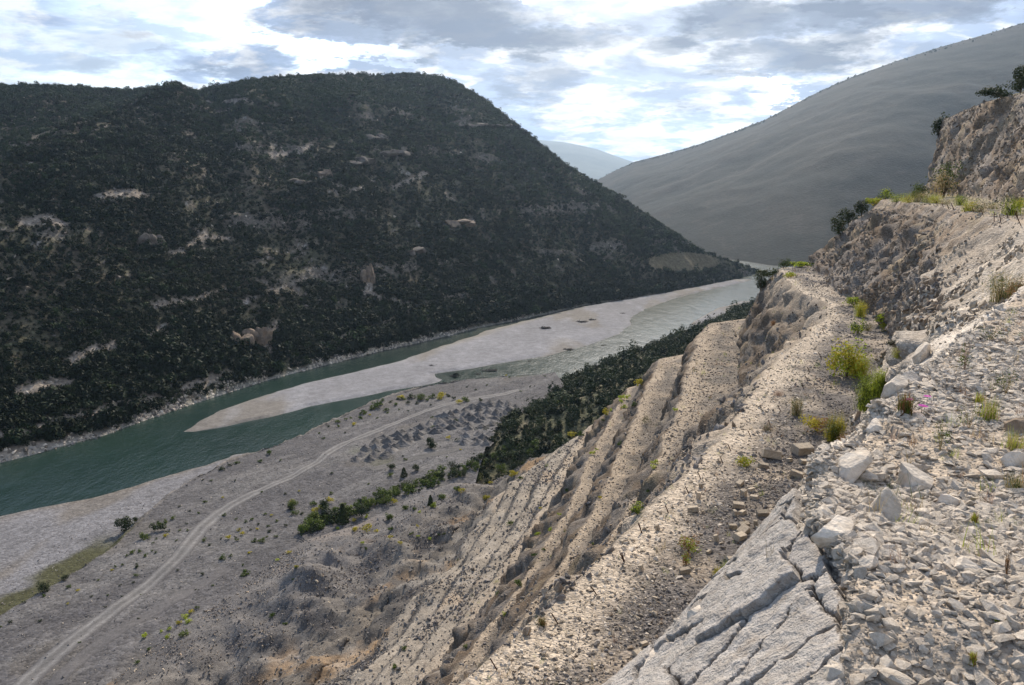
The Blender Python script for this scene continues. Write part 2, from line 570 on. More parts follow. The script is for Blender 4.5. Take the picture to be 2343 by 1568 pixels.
def surface(lines, subs, ys, minw=0.25, sx=None):
    X, Z, S = [], [], []
    xs = []
    zs = []
    for L in lines:
        a, b_ = lookup(L, ys)
        xs.append(a)
        zs.append(b_)
    for k in range(1, len(xs)):
        xs[k] = np.minimum(xs[k], xs[k - 1] - minw)
    for k, n in enumerate(subs):
        last = k == len(subs) - 1
        for j in range(n + (1 if last else 0)):
            f = j / n
            X.append(xs[k] * (1 - f) + xs[k + 1] * f)
            Z.append(zs[k] * (1 - f) + zs[k + 1] * f)
            S.append(k + f)
    X = np.array(X).T
    Z = np.array(Z).T
    Y = np.repeat(ys[:, None], X.shape[1], 1)
    S = np.repeat(np.array(S)[None, :], X.shape[0], 0)
    nr, nc = X.shape
    V = np.stack([X, Y, Z], -1).reshape(-1, 3)
    return V, S.ravel(), nr, nc


def rows(y0, y1, base, k):
    ys = [y0]
    while ys[-1] < y1:
        ys.append(ys[-1] + base + k * max(ys[-1], 0))
    return np.array(ys)


def upnormals(V, nr, nc):
    n = normals_of(V, nr, nc)
    G = n.reshape(nr, nc, 3)
    if G[:, :, 2].mean() < 0:
        G *= -1
    return G.reshape(-1, 3)


def up_faces(nr, nc):
    return grid_faces(nr, nc)[:, ::-1]


def mixc(c, f, d):
    f = f[:, None]
    return c * (1 - f) + np.asarray(d) * f


# ------------------------------------------------------------------ quarry terraces
ys = rows(-6, 150, 0.10, 0.0062)
V, S, nr, nc = surface(LINES, SUB, ys)
zone = np.floor(S).astype(int)
fr = S - zone
zone = np.minimum(zone, len(SUB) - 1)
N = upnormals(V, nr, nc)
# three more narrow benches below the traced ones
def steps(f, n, a=.42):
    k_ = np.minimum(np.floor(f * n), n - 1)
    r_ = f * n - k_
    return (k_ + .12 * r_ + .88 * smooth(r_, a, .95)) / n


stepwall = np.zeros(len(V))
for zk, n_ in ((14, 2), (15, 4)):
    za_, zb_ = LINES[zk][2][0], LINES[zk + 1][2][0]
    fz = steps(fr, n_)
    strength = 1.0 if zk == 14 else smooth(fr, .9, .35)
    V[:, 2] = np.where(zone == zk, V[:, 2] + (za_ + (zb_ - za_) * fz - V[:, 2]) * strength, V[:, 2])
    r_ = fr * n_ - np.floor(fr * n_)
    stepwall = np.where(zone == zk, smooth(r_, .42, .55) * smooth(r_, 1.0, .9) * strength, stepwall)
N = upnormals(V, nr, nc)
iswall = np.isin(zone, list(WALLS)).astype(float) * smooth(fr, 0, 0.12) * smooth(fr, 1.0, 0.92)
bulge = (zone == 4).astype(float)
low = ((zone >= 13) & (zone <= 17)).astype(float)
Dist = np.maximum(V[:, 1], 3)
small = smooth(Dist, 4, 30)
n_big = fbm(V, 0.06, 3)
n_mid = fbm(V, 0.3, 3, off=3.3)
n_fin = fbm(V, 1.4, 3, off=9.1)
cv, cf1, cf2 = cells(V * (1.0, 1.0, 0.8), 0.55, 4.4)
cv2, _, _ = cells(V, 1.5, 1.7)
gul = ridged(V * (1, 1, 0.35), 0.35, 3, off=2.2)       # vertical ribs on the faces
iswall = np.maximum(iswall, (zone == 4) * .55 * smooth(V[:, 1], 12, 18) * smooth(fr, 0, .25))
disp = np.zeros(len(V))
disp += iswall * (0.9 * n_mid + np.where(zone == 5, 1.0, .55) * (gul - 0.4) + 0.55 * (cv - 0.5) + 0.28 * (cv2 - 0.5)) * np.clip(small + 0.25, 0, 1)
disp += (1 - iswall) * (0.12 * n_mid + 0.05 * n_fin) * small
# natural mounds and gullies on the unterraced lower slope
mound = low * smooth(S, 14.8, 16.2)
cvm, cfm, cfm2 = cells(V * (1, 1, 0.5), 0.085, 8.8)
disp += mound * (3.2 * n_big * 1.3 + 1.9 * (ridged(V, 0.07, 4, off=6.1) - 0.35) + 1.1 * n_mid + 0.55 * n_fin + 0.5 * (cv - .5)) * smooth(S, 17.0, 16.6)
disp += mound * 1.3 * smooth(cfm + .25 * n_mid, 0.6, 0.1) * (cvm > 0.6) * smooth(S, 16.95, 16.5)
disp += (zone == 13) * (0.9 * n_mid + 0.5 * (gul - 0.4)) * np.sin(np.clip(fr, 0, 1) * math.pi)
# wander of the terrace lines, so that no edge is ruled
wob = fbm(np.stack([V[:, 0] * 0, V[:, 1], S * 0.5], 1), 0.16, 4, off=1.1) * 0.6 + fbm(V * (0, 1, 1), 0.9, 2, off=5.1) * 0.35
V[:, 0] += wob * small * ((S > 4.8) & (S < 15)) * 1.0
V += N * disp[:, None]
nearl = (S > 2.9) & (S < 5.6)
V[:, 2] -= 0.45 * nearl * smooth(V[:, 1], 15.5, 13)
V[:, 0] += 0.5 * ((S >= 4) & (S < 5.8)) * smooth(V[:, 1], 15.5, 13)
# colours
sand = np.array((0.40, 0.325, 0.245))
pale = np.array((0.47, 0.395, 0.31))
dgrey = np.array((0.105, 0.097, 0.095))
mgrey = np.array((0.205, 0.18, 0.155))
wbrown = np.array((0.225, 0.165, 0.115))
wgrey = np.array((0.28, 0.245, 0.215))
beige = np.array((0.46, 0.405, 0.34))
ochre = np.array((0.36, 0.285, 0.19))
C = np.tile(sand, (len(V), 1))
nn = fbm(V, 0.18, 4, off=21)
n3 = fbm(V, 0.7, 4, off=31)
C = np.where((zone <= 1)[:, None], mixc(np.tile((0.20, 0.17, 0.10), (len(V), 1)), smooth(nn, -.1, .3), (0.30, 0.25, 0.17)), C)
wallc = mixc(np.tile(wgrey, (len(V), 1)), smooth(nn + 0.8 * n3, -0.25, 0.25), wbrown)
wallc = mixc(wallc, smooth(fbm(V * (1, 1, .3), 0.35, 3, off=77), 0.12, 0.4) * 0.75, ochre)
vst = fbm(V * (1, 1, .12), 1.1, 4, off=87)
wallc = mixc(wallc, smooth(vst, .05, .3) * np.where((zone == 5) & (V[:, 1] > 45), .25, .6), (0.40, 0.335, 0.265))
wallc = wallc * np.where(zone == 5, .75 + .25 * smooth(V[:, 1], 52, 40), 1.0)[:, None]
wallc = mixc(wallc, smooth(-vst, .08, .3) * .6, (0.12, 0.095, 0.075))
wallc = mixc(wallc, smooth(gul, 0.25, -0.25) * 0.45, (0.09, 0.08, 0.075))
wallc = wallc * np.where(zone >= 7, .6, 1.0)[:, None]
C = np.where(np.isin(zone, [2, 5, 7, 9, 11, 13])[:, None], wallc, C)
w0near = ((zone == 4) | (zone == 5)) * smooth(V[:, 1], 52, 34)
C = mixc(C, w0near * (.55 + .3 * smooth(n3, -.2, .2)), beige)
C = mixc(C, ((zone == 7) * smooth(fr, .55, .0) * .5), pale)
C = mixc(C, (zone == 3) * smooth(nn, 0.0, 0.35) * .5 * smooth(V[:, 1], 25, 45), (0.24, 0.23, 0.09))
C = mixc(C, (zone == 3) * smooth(V[:, 1], 60, 90) * .5, (0.20, 0.20, 0.08))
C = mixc(C, (zone == 3) * smooth(fr, .2, .7) * smooth(V[:, 1], 9, 12) * smooth(V[:, 1], 34, 24) * .9, beige)
C = np.where(((zone == 4) & (V[:, 1] > 30))[:, None], mixc(C, smooth(V[:, 1], 30, 48) * .85, np.zeros(3)) + wallc * (smooth(V[:, 1], 30, 48) * .85)[:, None], C)
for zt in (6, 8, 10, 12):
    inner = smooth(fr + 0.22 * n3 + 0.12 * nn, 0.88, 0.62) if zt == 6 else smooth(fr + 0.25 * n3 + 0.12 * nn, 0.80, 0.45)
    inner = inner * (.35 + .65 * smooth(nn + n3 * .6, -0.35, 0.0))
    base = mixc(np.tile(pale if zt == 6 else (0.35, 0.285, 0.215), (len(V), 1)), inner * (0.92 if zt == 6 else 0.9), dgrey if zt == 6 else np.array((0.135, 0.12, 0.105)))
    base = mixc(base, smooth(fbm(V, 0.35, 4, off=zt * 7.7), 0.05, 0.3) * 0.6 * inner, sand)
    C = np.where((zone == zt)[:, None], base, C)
# lower slope
lw = mixc(np.tile((0.155, 0.142, 0.13), (len(V), 1)), smooth(nn + .5 * n3, -0.1, 0.25), (0.26, 0.228, 0.19))
st = fbm(np.stack([V[:, 0] * .9 - V[:, 1] * .38, V[:, 1] * .12, V[:, 2] * 0.05], 1), 0.22, 4, off=41)
lw = mixc(lw, smooth(st, 0.02, 0.22) * smooth(S, 15.9, 14.2) * .8, (0.40, 0.33, 0.235))
lw = mixc(lw, smooth(fbm(V, 0.11, 4, off=51), 0.0, 0.18) * .9, (0.075, 0.07, 0.072))
lw = mixc(lw, smooth(fbm(V, 0.09, 4, off=61), 0.20, 0.36) * .8, (0.45, 0.30, 0.17))
lw = mixc(lw, smooth(ridged(V, 0.12, 3, off=71), 0.55, 0.8) * .5, (0.46, 0.42, 0.37))
lw = lw * .86 * (1 - .28 * smooth(S, 15.2, 16.2))[:, None]
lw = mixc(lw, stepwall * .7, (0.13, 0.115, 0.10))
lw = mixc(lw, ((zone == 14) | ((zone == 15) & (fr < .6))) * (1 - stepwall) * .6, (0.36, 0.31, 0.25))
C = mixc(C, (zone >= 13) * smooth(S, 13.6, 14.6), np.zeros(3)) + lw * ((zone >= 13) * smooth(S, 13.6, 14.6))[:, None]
C = mixc(C, smooth(S, 15.9, 16.6) * smooth(V[:, 1], 70, 105) * .75, (0.15, 0.144, 0.145))
C *= (1 + 0.22 * n3)[:, None]
F_ = up_faces(nr, nc)
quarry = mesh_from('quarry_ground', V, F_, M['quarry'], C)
tag(quarry, 'stepped quarry slope of grey and beige terraces falling to the valley', kind='structure')
Terrain.add('quarry', V, F_)
Q_V, Q_S, Q_N = V.copy(), S.copy(), upnormals(V, nr, nc)


# ------------------------------------------------------------------ valley floor: gravel flat, beach, river bed
Kp = []
for q in [(0, 1408), (130, 1335), (240, 1265), (310, 1200), (395, 1125), (440, 1095), (520, 1055), (610, 1025), (700, 990), (770, 955),
          (860, 915), (960, 885), (1070, 868), (1180, 860), (1240, 857)]:
    Kp.append((*q, -75.0))
K0 = line(Kp, -75, lo=[(-97, 110, -75), (-112, 60, -75)], slope_hi=1.2, y0=40, y1=345)
K1 = (K0[0], K0[1] - 4.5, np.full(len(K0[0]), -79.0))
W2 = line([(0, 1178), (200, 1140), (400, 1085), (500, 1052), (560, 1032)], -80, lo=[(-175, 60, -80)],
          hi=[], slope_hi=0.35, y0=40, y1=345)
_k = np.interp(np.linspace(40, 345, 80), K1[0], K1[1]) - 1.5
_w = np.interp(np.linspace(40, 345, 80), W2[0], W2[1])
yy = np.linspace(40, 345, 80)
_w = np.where(yy > PZ(560, 1032, -80)[1], _k, np.minimum(_w, _k))
W2 = (yy, _w, np.full(80, -80.02))
W3 = (yy, _w - 26, np.full(80, -83.0))
NF = line([(1225, 1045), (1120, 990), (1180, 965), (1250, 930), (1310, 905)], -73.5, lo=[], hi=[(14.5, 328, -76), (22, 345, -77)], y0=205, y1=345)
f0y = np.concatenate([np.linspace(40, 165, 60), NF[0][NF[0] > 215]])
f0x = np.concatenate([np.interp(np.linspace(40, 165, 60), G7[0], G7[1]) + 3, NF[1][NF[0] > 215]])
F0 = (f0y, f0x, np.full(len(f0y), -73.6))
ys2 = rows(40, 345, 0.35, 0.0025)
V, S, nr, nc = surface([F0, K0, K1, W2, W3], [170, 10, 60, 8], ys2, minw=0.4)
N = upnormals(V, nr, nc)
zone = np.minimum(np.floor(S).astype(int), 3)
fr = S - zone
edge = np.minimum(smooth(fr, 0, 0.04), smooth(fr, 1, 0.96))
n_a = fbm(V, 0.03, 4, off=3)
n_b = fbm(V, 0.15, 4, off=13)
n_c = fbm(V, 0.6, 3, off=23)
dz_ = np.where(zone == 0, 0.9 * n_a + 0.45 * n_b + 0.12 * n_c, 0)
dz_ += (zone == 1) * (0.9 * (ridged(V, 0.25, 3) - .4)) + (zone == 2) * (0.12 * n_b)
end = smooth(V[:, 1], 322, 304)
V[:, 2] = -82.0 + (V[:, 2] + 82.0) * end
V[:, 2] += dz_
V[:, 0] += np.where(zone >= 1, 1.6 * fbm(V * (0, 1, 0), 0.06, 4, off=2) * 2, 0)
g0 = np.array((0.095, 0.091, 0.093))
C = np.tile(g0, (len(V), 1))
C = mixc(C, smooth(n_a + .4 * n_b, -.05, .3) * .7, (0.145, 0.139, 0.136))
C = mixc(C, smooth(n_b + .3 * n_c, .1, .35) * .5, (0.11, 0.106, 0.11))
C = mixc(C, (zone == 0) * smooth(fbm(V, 0.022, 3, off=90), 0.22, 0.34) * .45, (0.12, 0.135, 0.06))
al = V[:, 0] * .57 + V[:, 1] * .82
ac = V[:, 0] * .82 - V[:, 1] * .57
strk = fbm(np.stack([ac * .22, al * .02, al * 0], 1), 1.0, 5, rough=.6, off=19)
C = mixc(C, smooth(strk, .05, .3) * .6, (0.148, 0.142, 0.14))
C = mixc(C, smooth(-strk, .08, .3) * .6, (0.085, 0.082, 0.086))
C = mixc(C, smooth(fbm(V, .04, 4, off=57), .18, .34) * .6, (0.115, 0.105, 0.095))
C = mixc(C, (zone == 1) * .8, (0.20, 0.18, 0.16))
bch = mixc(np.tile((0.165, 0.162, 0.17), (len(V), 1)), smooth(fbm(V * (1, .35, 1), 0.06, 4, off=8), 0, .3) * .8, (0.15, 0.135, 0.12))
C = np.where((zone >= 2)[:, None], bch, C)
C = mixc(C, (zone == 2) * smooth(fr, .75, 1.0) * .6, (0.16, 0.14, 0.12))
gr = np.maximum((zone == 2) * smooth(fr + .12 * n_b, .20, .12), (zone == 1)) * smooth(V[:, 1], 172, 158)
C = mixc(C, gr * .95, (0.060, 0.060, 0.028))
C = mixc(C, (zone == 3) * 1.0, (0.10, 0.12, 0.10))
F_ = up_faces(nr, nc)
flat = mesh_from('gravel_ground', V, F_, M['flat'], C)
tag(flat, 'broad grey gravel flat beside the river', kind='structure')
Terrain.add('flat', V, F_)
FL_V, FL_S = V.copy(), S.copy()

# hollow floor between the quarry foot and the flat, down under everything
ext = 14000.0
V = np.array([(-ext, -2000, -86.0), (ext, -2000, -86.0), (ext, ext, -86.0), (-ext, ext, -86.0)])
base = mesh_from('valley_ground', V, np.array([[0, 1, 2, 3]]), M['flat'], np.tile((0.12, 0.13, 0.09), (4, 1)))
tag(base, 'low ground of the valley running to the horizon', kind='structure')

# ------------------------------------------------------------------ river
W1p = [(0, 1062), (80, 1042), (150, 1022), (240, 1000), (330, 965), (450, 925), (600, 875), (740, 838), (880, 802), (960, 785), (1090, 752), (1250, 719), (1340, 698), (1472, 678), (1604, 654), (1670, 641), (1718, 629)]
W1w = [PZ(a, b_, -80) for a, b_ in W1p]
W1 = line([(a, b_) for a, b_ in W1p], -80, lo=[(-235, 100), (-290, 20)], slope_hi=0.6, y0=-20, y1=1300)
nx, ny = 60, 240
gx = np.linspace(-420, 900, nx)
gy = np.linspace(-20, 1300, ny)
XX, YY = np.meshgrid(gx, gy)
V = np.stack([XX.ravel(), YY.ravel(), np.full(XX.size, -80.0)], 1)
tone = 1 + 0.35 * fbm(V * (1, .5, 1), 0.012, 4)
dl = V[:, 0] - np.interp(V[:, 1], W1[0], W1[1])
shal = smooth(dl, 22, 4) * smooth(V[:, 1], 330, 220)
Cw = np.stack([tone, tone, tone], 1)
Cw = mixc(Cw, shal * .6, (1.8, 1.5, 1.3))
water = mesh_from('river_water', V, grid_faces(ny, nx), M['water'], Cw)
tag(water, 'teal river winding down the valley', kind='structure')


def polygon_sheet(name, left, right, z, mat, colfn, crown=0.5, ncol=40, nrow=260, edge=-0.35):
    """a low gravel sheet between two traced outlines (pixel lists unprojected onto the river level)"""
    L_ = sorted([(PZ(a, b_, z)[1], PZ(a, b_, z)[0]) for a, b_ in left])
    R_ = sorted([(PZ(a, b_, z)[1], PZ(a, b_, z)[0]) for a, b_ in right])
    L_, R_ = np.array(L_), np.array(R_)
    y0, y1 = max(L_[0, 0], R_[0, 0]) - 0.01, min(L_[-1, 0], R_[-1, 0])
    y0 = min(L_[0, 0], R_[0, 0])
    ys_ = np.linspace(y0, y1, nrow)
    xl = np.interp(ys_, L_[:, 0], L_[:, 1])
    xr = np.interp(ys_, R_[:, 0], R_[:, 1])
    wv_ = fbm(np.stack([ys_ * 0, ys_, ys_ * 0], 1), 0.05, 4, off=4) * 4 * smooth(xr - xl, 3, 25)
    wv2 = fbm(np.stack([ys_ * 0, ys_, ys_ * 0], 1), 0.07, 4, off=14) * 4 * smooth(xr - xl, 3, 25)
    xl = xl + wv_
    xr = np.maximum(xr + wv2, xl + 0.3)
    f = np.linspace(0, 1, ncol)
    X = xr[:, None] * (1 - f) + xl[:, None] * f
    Y = np.repeat(ys_[:, None], ncol, 1)
    hump = np.minimum(np.sin(f * math.pi) * 2.2, 1)[None, :] * np.minimum((xr - xl) / 18, 1)[:, None]
    Z = z + edge + (crown - edge) * hump
    V = np.stack([X, Y, Z], -1).reshape(-1, 3)
    V[:, 2] += 0.18 * fbm(V, 0.08, 3) * hump.ravel()
    C = colfn(V, np.repeat(f[None, :], nrow, 0).ravel(), hump.ravel())
    F_ = up_faces(nrow, ncol)
    o = mesh_from(name, V, F_, mat, C)
    Terrain.add(name, V, F_)
    return o, V


def barcol(V, f, hump):
    C = np.tile((0.195, 0.194, 0.206), (len(V), 1))
    C = mixc(C, smooth(V[:, 1], 380, 520) * .5, (0.16, 0.155, 0.155))
    C = mixc(C, smooth(fbm(V * (1, .35, 1), 0.03, 5, off=6), .0, .16) * .8, (0.165, 0.15, 0.13))
    C = mixc(C, smooth(fbm(V * (1, .3, 1), 0.09, 4, off=16), .1, .3) * .4, (0.27, 0.27, 0.285))
    C = mixc(C, smooth(hump, .45, .1) * .75, (0.15, 0.142, 0.13))
    C = mixc(C, smooth(f, .8, .97) * smooth(V[:, 1], 330, 420) * .7, (0.20, 0.18, 0.14))
    return C


barL = [(405, 992), (430, 978), (450, 962), (500, 938), (560, 917), (640, 890), (720, 868), (800, 850), (880, 832), (940, 812), (1000, 790), (1070, 768), (1100, 756), (1250, 719), (1340, 698), (1472, 678), (1604, 654), (1670, 641), (1715, 632)]
barR = [(405, 993), (470, 984), (530, 974), (600, 957), (700, 935), (800, 914), (900, 893), (985, 882), (1030, 868), (1000, 855), (1060, 846), (1150, 832), (1250, 816),
        (1340, 795), (1420, 768), (1450, 748), (1451, 735), (1457, 722), (1487, 705), (1542, 684), (1604, 667), (1683, 650), (1722, 640)]
bar, BAR_V = polygon_sheet('gravel_bar_ground', barL, barR, -79.9, M['bar'], barcol, crown=0.55)
tag(bar, 'long pale gravel bar in the middle of the river', kind='structure')
bar2, _ = polygon_sheet('small_gravel_bar_ground', [(1575, 742), (1600, 725), (1640, 705), (1700, 686), (1760, 668)], [(1580, 746), (1640, 735), (1700, 712), (1760, 690)],
                        -79.9, M['bar'], barcol, crown=0.4, ncol=16, nrow=60)
tag(bar2, 'small grey gravel bar against the right bank', kind='structure')

# ------------------------------------------------------------------ natural slope right of the river, behind the quarry
NB = line([(1262, 882), (1330, 853), (1400, 829), (1480, 796), (1592, 750), (1700, 702)], -80, lo=[(8, 190, -74.5), (-2, 215, -74), (-7, 232, -74), (8, 262, -75.5), (12, 298, -78)],
          hi=[(290, 720, -80), (420, 900, -80)], slope_lo=-0.2, slope_hi=0.9, y0=140, y1=1000)
offs = [-24, 0, 22, 60, 120, 220, 420]
zup = [-6, 0, 8, 20, 44, 84, 150]
nlines = [(NB[0], NB[1] + o, NB[2] + zu) for o, zu in zip(offs[::-1], zup[::-1])]
ysn = rows(140, 1000, 1.6, 0.002)
V, S, nr, nc = surface(nlines, [12, 14, 16, 16, 14, 5], ysn)
hid = smooth(V[:, 1], 205, 150) * smooth(V[:, 0], 30, 5)
V[:, 2] += (S < 5) * (3.0 * fbm(V, 0.03, 4, off=2) + 0.8 * fbm(V, 0.15, 2)) * smooth(S, 5, 4)
C = mixc(np.tile((0.085, 0.085, 0.05), (len(V), 1)), smooth(fbm(V, .05, 4), .1, .3), (0.17, 0.15, 0.10))
F_ = up_faces(nr, nc)
nat = mesh_from('bank_hill', V, F_, M['hill'], C)
tag(nat, 'bushy natural slope rising from the right bank', kind='structure')
Terrain.add('bank', V, F_)
NAT_V, NAT_S = V.copy(), S.copy()

# ------------------------------------------------------------------ left hill
W1y, W1x = W1[0], W1[1]
sky_l = np.array([(-700, 330), (-300, 240), (-120, 205), (0, 198), (150, 203), (290, 212), (370, 205), (470, 211), (560, 190), (640, 183), (700, 181), (830, 175), (950, 178), (1010, 187), (1060, 205),
                  (1120, 240), (1170, 281), (1230, 331), (1300, 382), (1360, 417), (1420, 452), (1465, 484), (1530, 525), (1590, 567), (1650, 592), (1700, 607), (1730, 622)])
az_l = np.array([ray(a, b_)[0] / ray(a, b_)[1] for a, b_ in sky_l])
el_l = np.array([ray(a, b_)[2] / ray(a, b_)[1] for a, b_ in sky_l])
mid = np.array([(-700, 460), (-200, 420), (0, 382), (60, 335), (130, 290), (250, 245), (380, 222), (480, 224), (600, 252), (720, 300), (860, 350), (1000, 420), (1400, 600), (1730, 640)])
az_m = np.array([ray(a, b_)[0] / ray(a, b_)[1] for a, b_ in mid])
el_m = np.array([ray(a, b_)[2] / ray(a, b_)[1] for a, b_ in mid])
ncA, nrA = 700, 260
az = np.linspace(-1.05, az_l[-1] + 0.002, ncA)
# foot distance along each bearing
fy = np.interp(np.linspace(0, 1, 2000), np.linspace(0, 1, len(W1y)), W1y)
fx = np.interp(fy, W1y, W1x)
ok_ = fy > 30
ratio = fx[ok_] / fy[ok_]
o_ = np.argsort(ratio)
Df = np.interp(az, ratio[o_], fy[ok_][o_])
es = np.interp(az, az_l, el_l)
es = np.convolve(np.pad(es, 4, mode='edge'), np.ones(9) / 9, 'valid')
em = np.interp(az, az_m, el_m)
em = np.convolve(np.pad(em, 12, mode='edge'), np.ones(25) / 25, 'valid')
slope = 0.56
Dm = Df + (80 + em * Df) / (slope - em)
wm_ = smooth(az, -0.32, -0.42)           # the near spur fades out towards the peak
Dr = Df + (80 + es * Df) / (0.53 - es)
Dr = Dr + wm_ * 170
u = np.linspace(0, 1, nrA)
# radial fractions: 0 foot ... 0.8 skyline ... 1 behind it
DD = np.zeros((nrA, ncA))
ZZ = np.zeros((nrA, ncA))
for j in range(ncA):
    wj = wm_[j]
    zr = es[j] * Dr[j]
    tb = np.interp(u, [0, 0.88, 0.94, 1.0], [Df[j], Dr[j], Dr[j] + 60, Dr[j] + 400])
    q_ = np.clip((tb - Df[j]) / (Dr[j] - Df[j]), 0, 1)
    zb = -81 + (zr + 81) * (1 - (1 - q_) ** 1.25) - np.clip(tb - Dr[j], 0, None) * 0.35
    if wj > 0.001:
        zm = em[j] * Dm[j]
        D3 = max(Dm[j] + 45, Dm[j] + 0.2 * (Dr[j] - Dm[j]))
        Dk = [Df[j], Df[j] + 0.5 * (Dm[j] - Df[j]), Dm[j], D3, Dr[j], Dr[j] + 60, Dr[j] + 400]
        Zk = [-81, -80 + (zm + 80) * 0.54, zm, zm - 6, zr, zr - 21, zr - 140]
        ta = np.interp(u, [0, 0.28, 0.52, 0.60, 0.88, 0.94, 1.0], Dk)
        za = np.interp(ta, Dk, Zk)
        DD[:, j] = ta * wj + tb * (1 - wj)
        ZZ[:, j] = za * wj + zb * (1 - wj)
    else:
        DD[:, j] = tb
        ZZ[:, j] = zb
V = np.stack([az[None, :] * DD, DD, ZZ], -1).reshape(-1, 3)
U = np.repeat(u[:, None], ncA, 1).ravel()
AZ = np.repeat(az[None, :], nrA, 0).ravel()
amp = np.sin(np.clip(U / 0.88, 0, 1) * math.pi) ** 0.6
small_end = smooth(AZ, az_l[-1], az_l[-1] - 0.08)
amp = amp * (0.15 + 0.85 * small_end)
gl = ridged(np.stack([V[:, 0] * .8 + V[:, 1] * .2, V[:, 1] * .5, V[:, 2] * .2], 1), 0.011, 3, off=3.7)
V[:, 2] += amp * (9 * fbm(V, 0.008, 4, off=1) + 11.0 * (gl - .4) + 2.2 * fbm(V, 0.035, 3, off=5)) + smooth(U, 0, .05) * 0.9 * fbm(V, 0.12, 3, off=9)
# rock bands stepping across the upper slope
band = V[:, 2] + 5 * fbm(V, 0.01, 3, off=15)
for zb_ in (18, 42, -20, -48):
    stp = smooth(band, zb_, zb_ + 3.2) * smooth(fbm(V, 0.013, 3, off=zb_ * .3), -0.02, 0.12)
    V[:, 2] += stp * 2.2 * amp
HV = V
# places without scrub
nb1 = fbm(V, 0.022, 4, off=33)
nb2 = fbm(V, 0.075, 4, rough=0.65, off=43)
bare = smooth(nb1 * 0.7 + nb2, 0.20, 0.44) * smooth(U, 0.9, 0.6)
hz0 = V[:, 2]
rockband = np.zeros(len(V))
for zb_ in (18, 42, -20, -48):
    rockband = np.maximum(rockband, np.exp(-((band - zb_ - 1.5) / 2.6) ** 2) * smooth(fbm(V, 0.013, 3, off=zb_ * .3), 0.0, 0.12))
F_ = grid_faces(nrA, ncA)
Terrain.add('hill', V, F_)
# trails and clearings traced onto the hillside
def on_hill(pix, names=('hill',)):
    out_ = []
    for a, b_ in pix:
        h = Terrain.pick(a, b_, names)
        if h:
            out_.append(tuple(h[0]))
    return np.array(out_)


def dist_to_path(P, path):
    d = np.full(len(P), 1e9)
    for i in range(len(path) - 1):
        a, b_ = path[i], path[i + 1]
        ab = b_ - a
        tt = np.clip(((P - a) @ ab) / (ab @ ab + 1e-9), 0, 1)
        d = np.minimum(d, np.linalg.norm(P - (a + tt[:, None] * ab), axis=1))
    return d


TRAILS = [([(0, 1048), (60, 1030), (130, 1022), (200, 1000)], 2.6), ([(0, 995), (60, 985), (130, 968), (210, 950), (290, 925), (360, 905)], 1.8),
          ([(420, 893), (480, 868), (520, 855)], 2.2), ([(735, 790), (800, 768), (850, 752), (905, 728), (960, 700), (1020, 682), (1080, 672)], 1.6),
          ([(860, 610), (848, 640), (838, 670), (905, 690), (950, 705)], 1.6), ([(520, 545), (470, 540), (420, 570), (380, 590)], 1.5),
          ([(620, 355), (690, 345), (710, 335)], 2.5), ([(900, 430), (940, 410), (980, 395)], 1.5), ([(300, 830), (340, 770), (400, 740)], 1.3),
          ([(60, 900), (100, 880), (150, 872)], 3.0), ([(230, 450), (290, 440), (330, 445)], 3.0), ([(60, 510), (110, 500), (140, 512)], 3.0),
          ([(640, 740), (600, 780), (620, 800)], 2.0), ([(690, 400), (740, 410), (800, 440), (830, 430)], 1.2), ([(350, 700), (430, 690), (520, 660)], 1.2),
          ([(160, 830), (210, 800), (260, 790)], 2.2), ([(560, 690), (640, 660), (700, 640)], 1.2), ([(1030, 520), (1080, 510)], 2.4), ([(470, 232), (570, 232)], 2.2)]
trail = np.zeros(len(HV))
for pts, wd in TRAILS:
    pth = on_hill(pts)
    if len(pth) > 1:
        dd = dist_to_path(HV, pth)
        trail = np.maximum(trail, smooth(dd + 2.5 * nb2, wd * 1.6, wd * 0.75))
fld = on_hill([(1485, 600), (1530, 585), (1590, 580), (1635, 590), (1640, 605), (1600, 615), (1540, 618), (1495, 612)])
fc = fld.mean(0)
fa = Terrain.pick(1485, 600, ('hill',))[0]
# oval field, measured in bearing and elevation round its centre, stands on the spur's shoulder
ez = HV[:, 2] / HV[:, 1]
f1, f2 = ray(1562, 600), ray(1562, 600)
caz, cel = f1[0] / f1[1], f1[2] / f1[1]
fieldm = smooth(((AZ - caz) / 0.048) ** 2 + ((ez - cel) / 0.0125) ** 2, 1.1, 0.85)
bare = np.maximum(bare, trail)
soil = np.array((0.085, 0.073, 0.053))
C = np.tile(soil, (len(HV), 1))
C = mixc(C, smooth(nb1 + .5 * nb2, -.2, .2) * .6, (0.075, 0.078, 0.045))
C = mixc(C, bare * .75, (0.135, 0.112, 0.09))
C = mixc(C, trail * .8, (0.27, 0.23, 0.19))
C = mixc(C, smooth(fbm(HV, 0.3, 3, off=66), .15, .4) * bare * .8, (0.26, 0.245, 0.23))
C = mixc(C, rockband * .7, (0.16, 0.14, 0.12))
C = mixc(C, smooth(U, 0.012, 0.004) * .8, (0.32, 0.30, 0.27))
C = mixc(C, fieldm, (0.145, 0.12, 0.075))
hill = mesh_from('left_hill', HV, F_, M['hill'], C)
tag(hill, 'big dark scrub covered hill on the far side of the river', kind='structure')

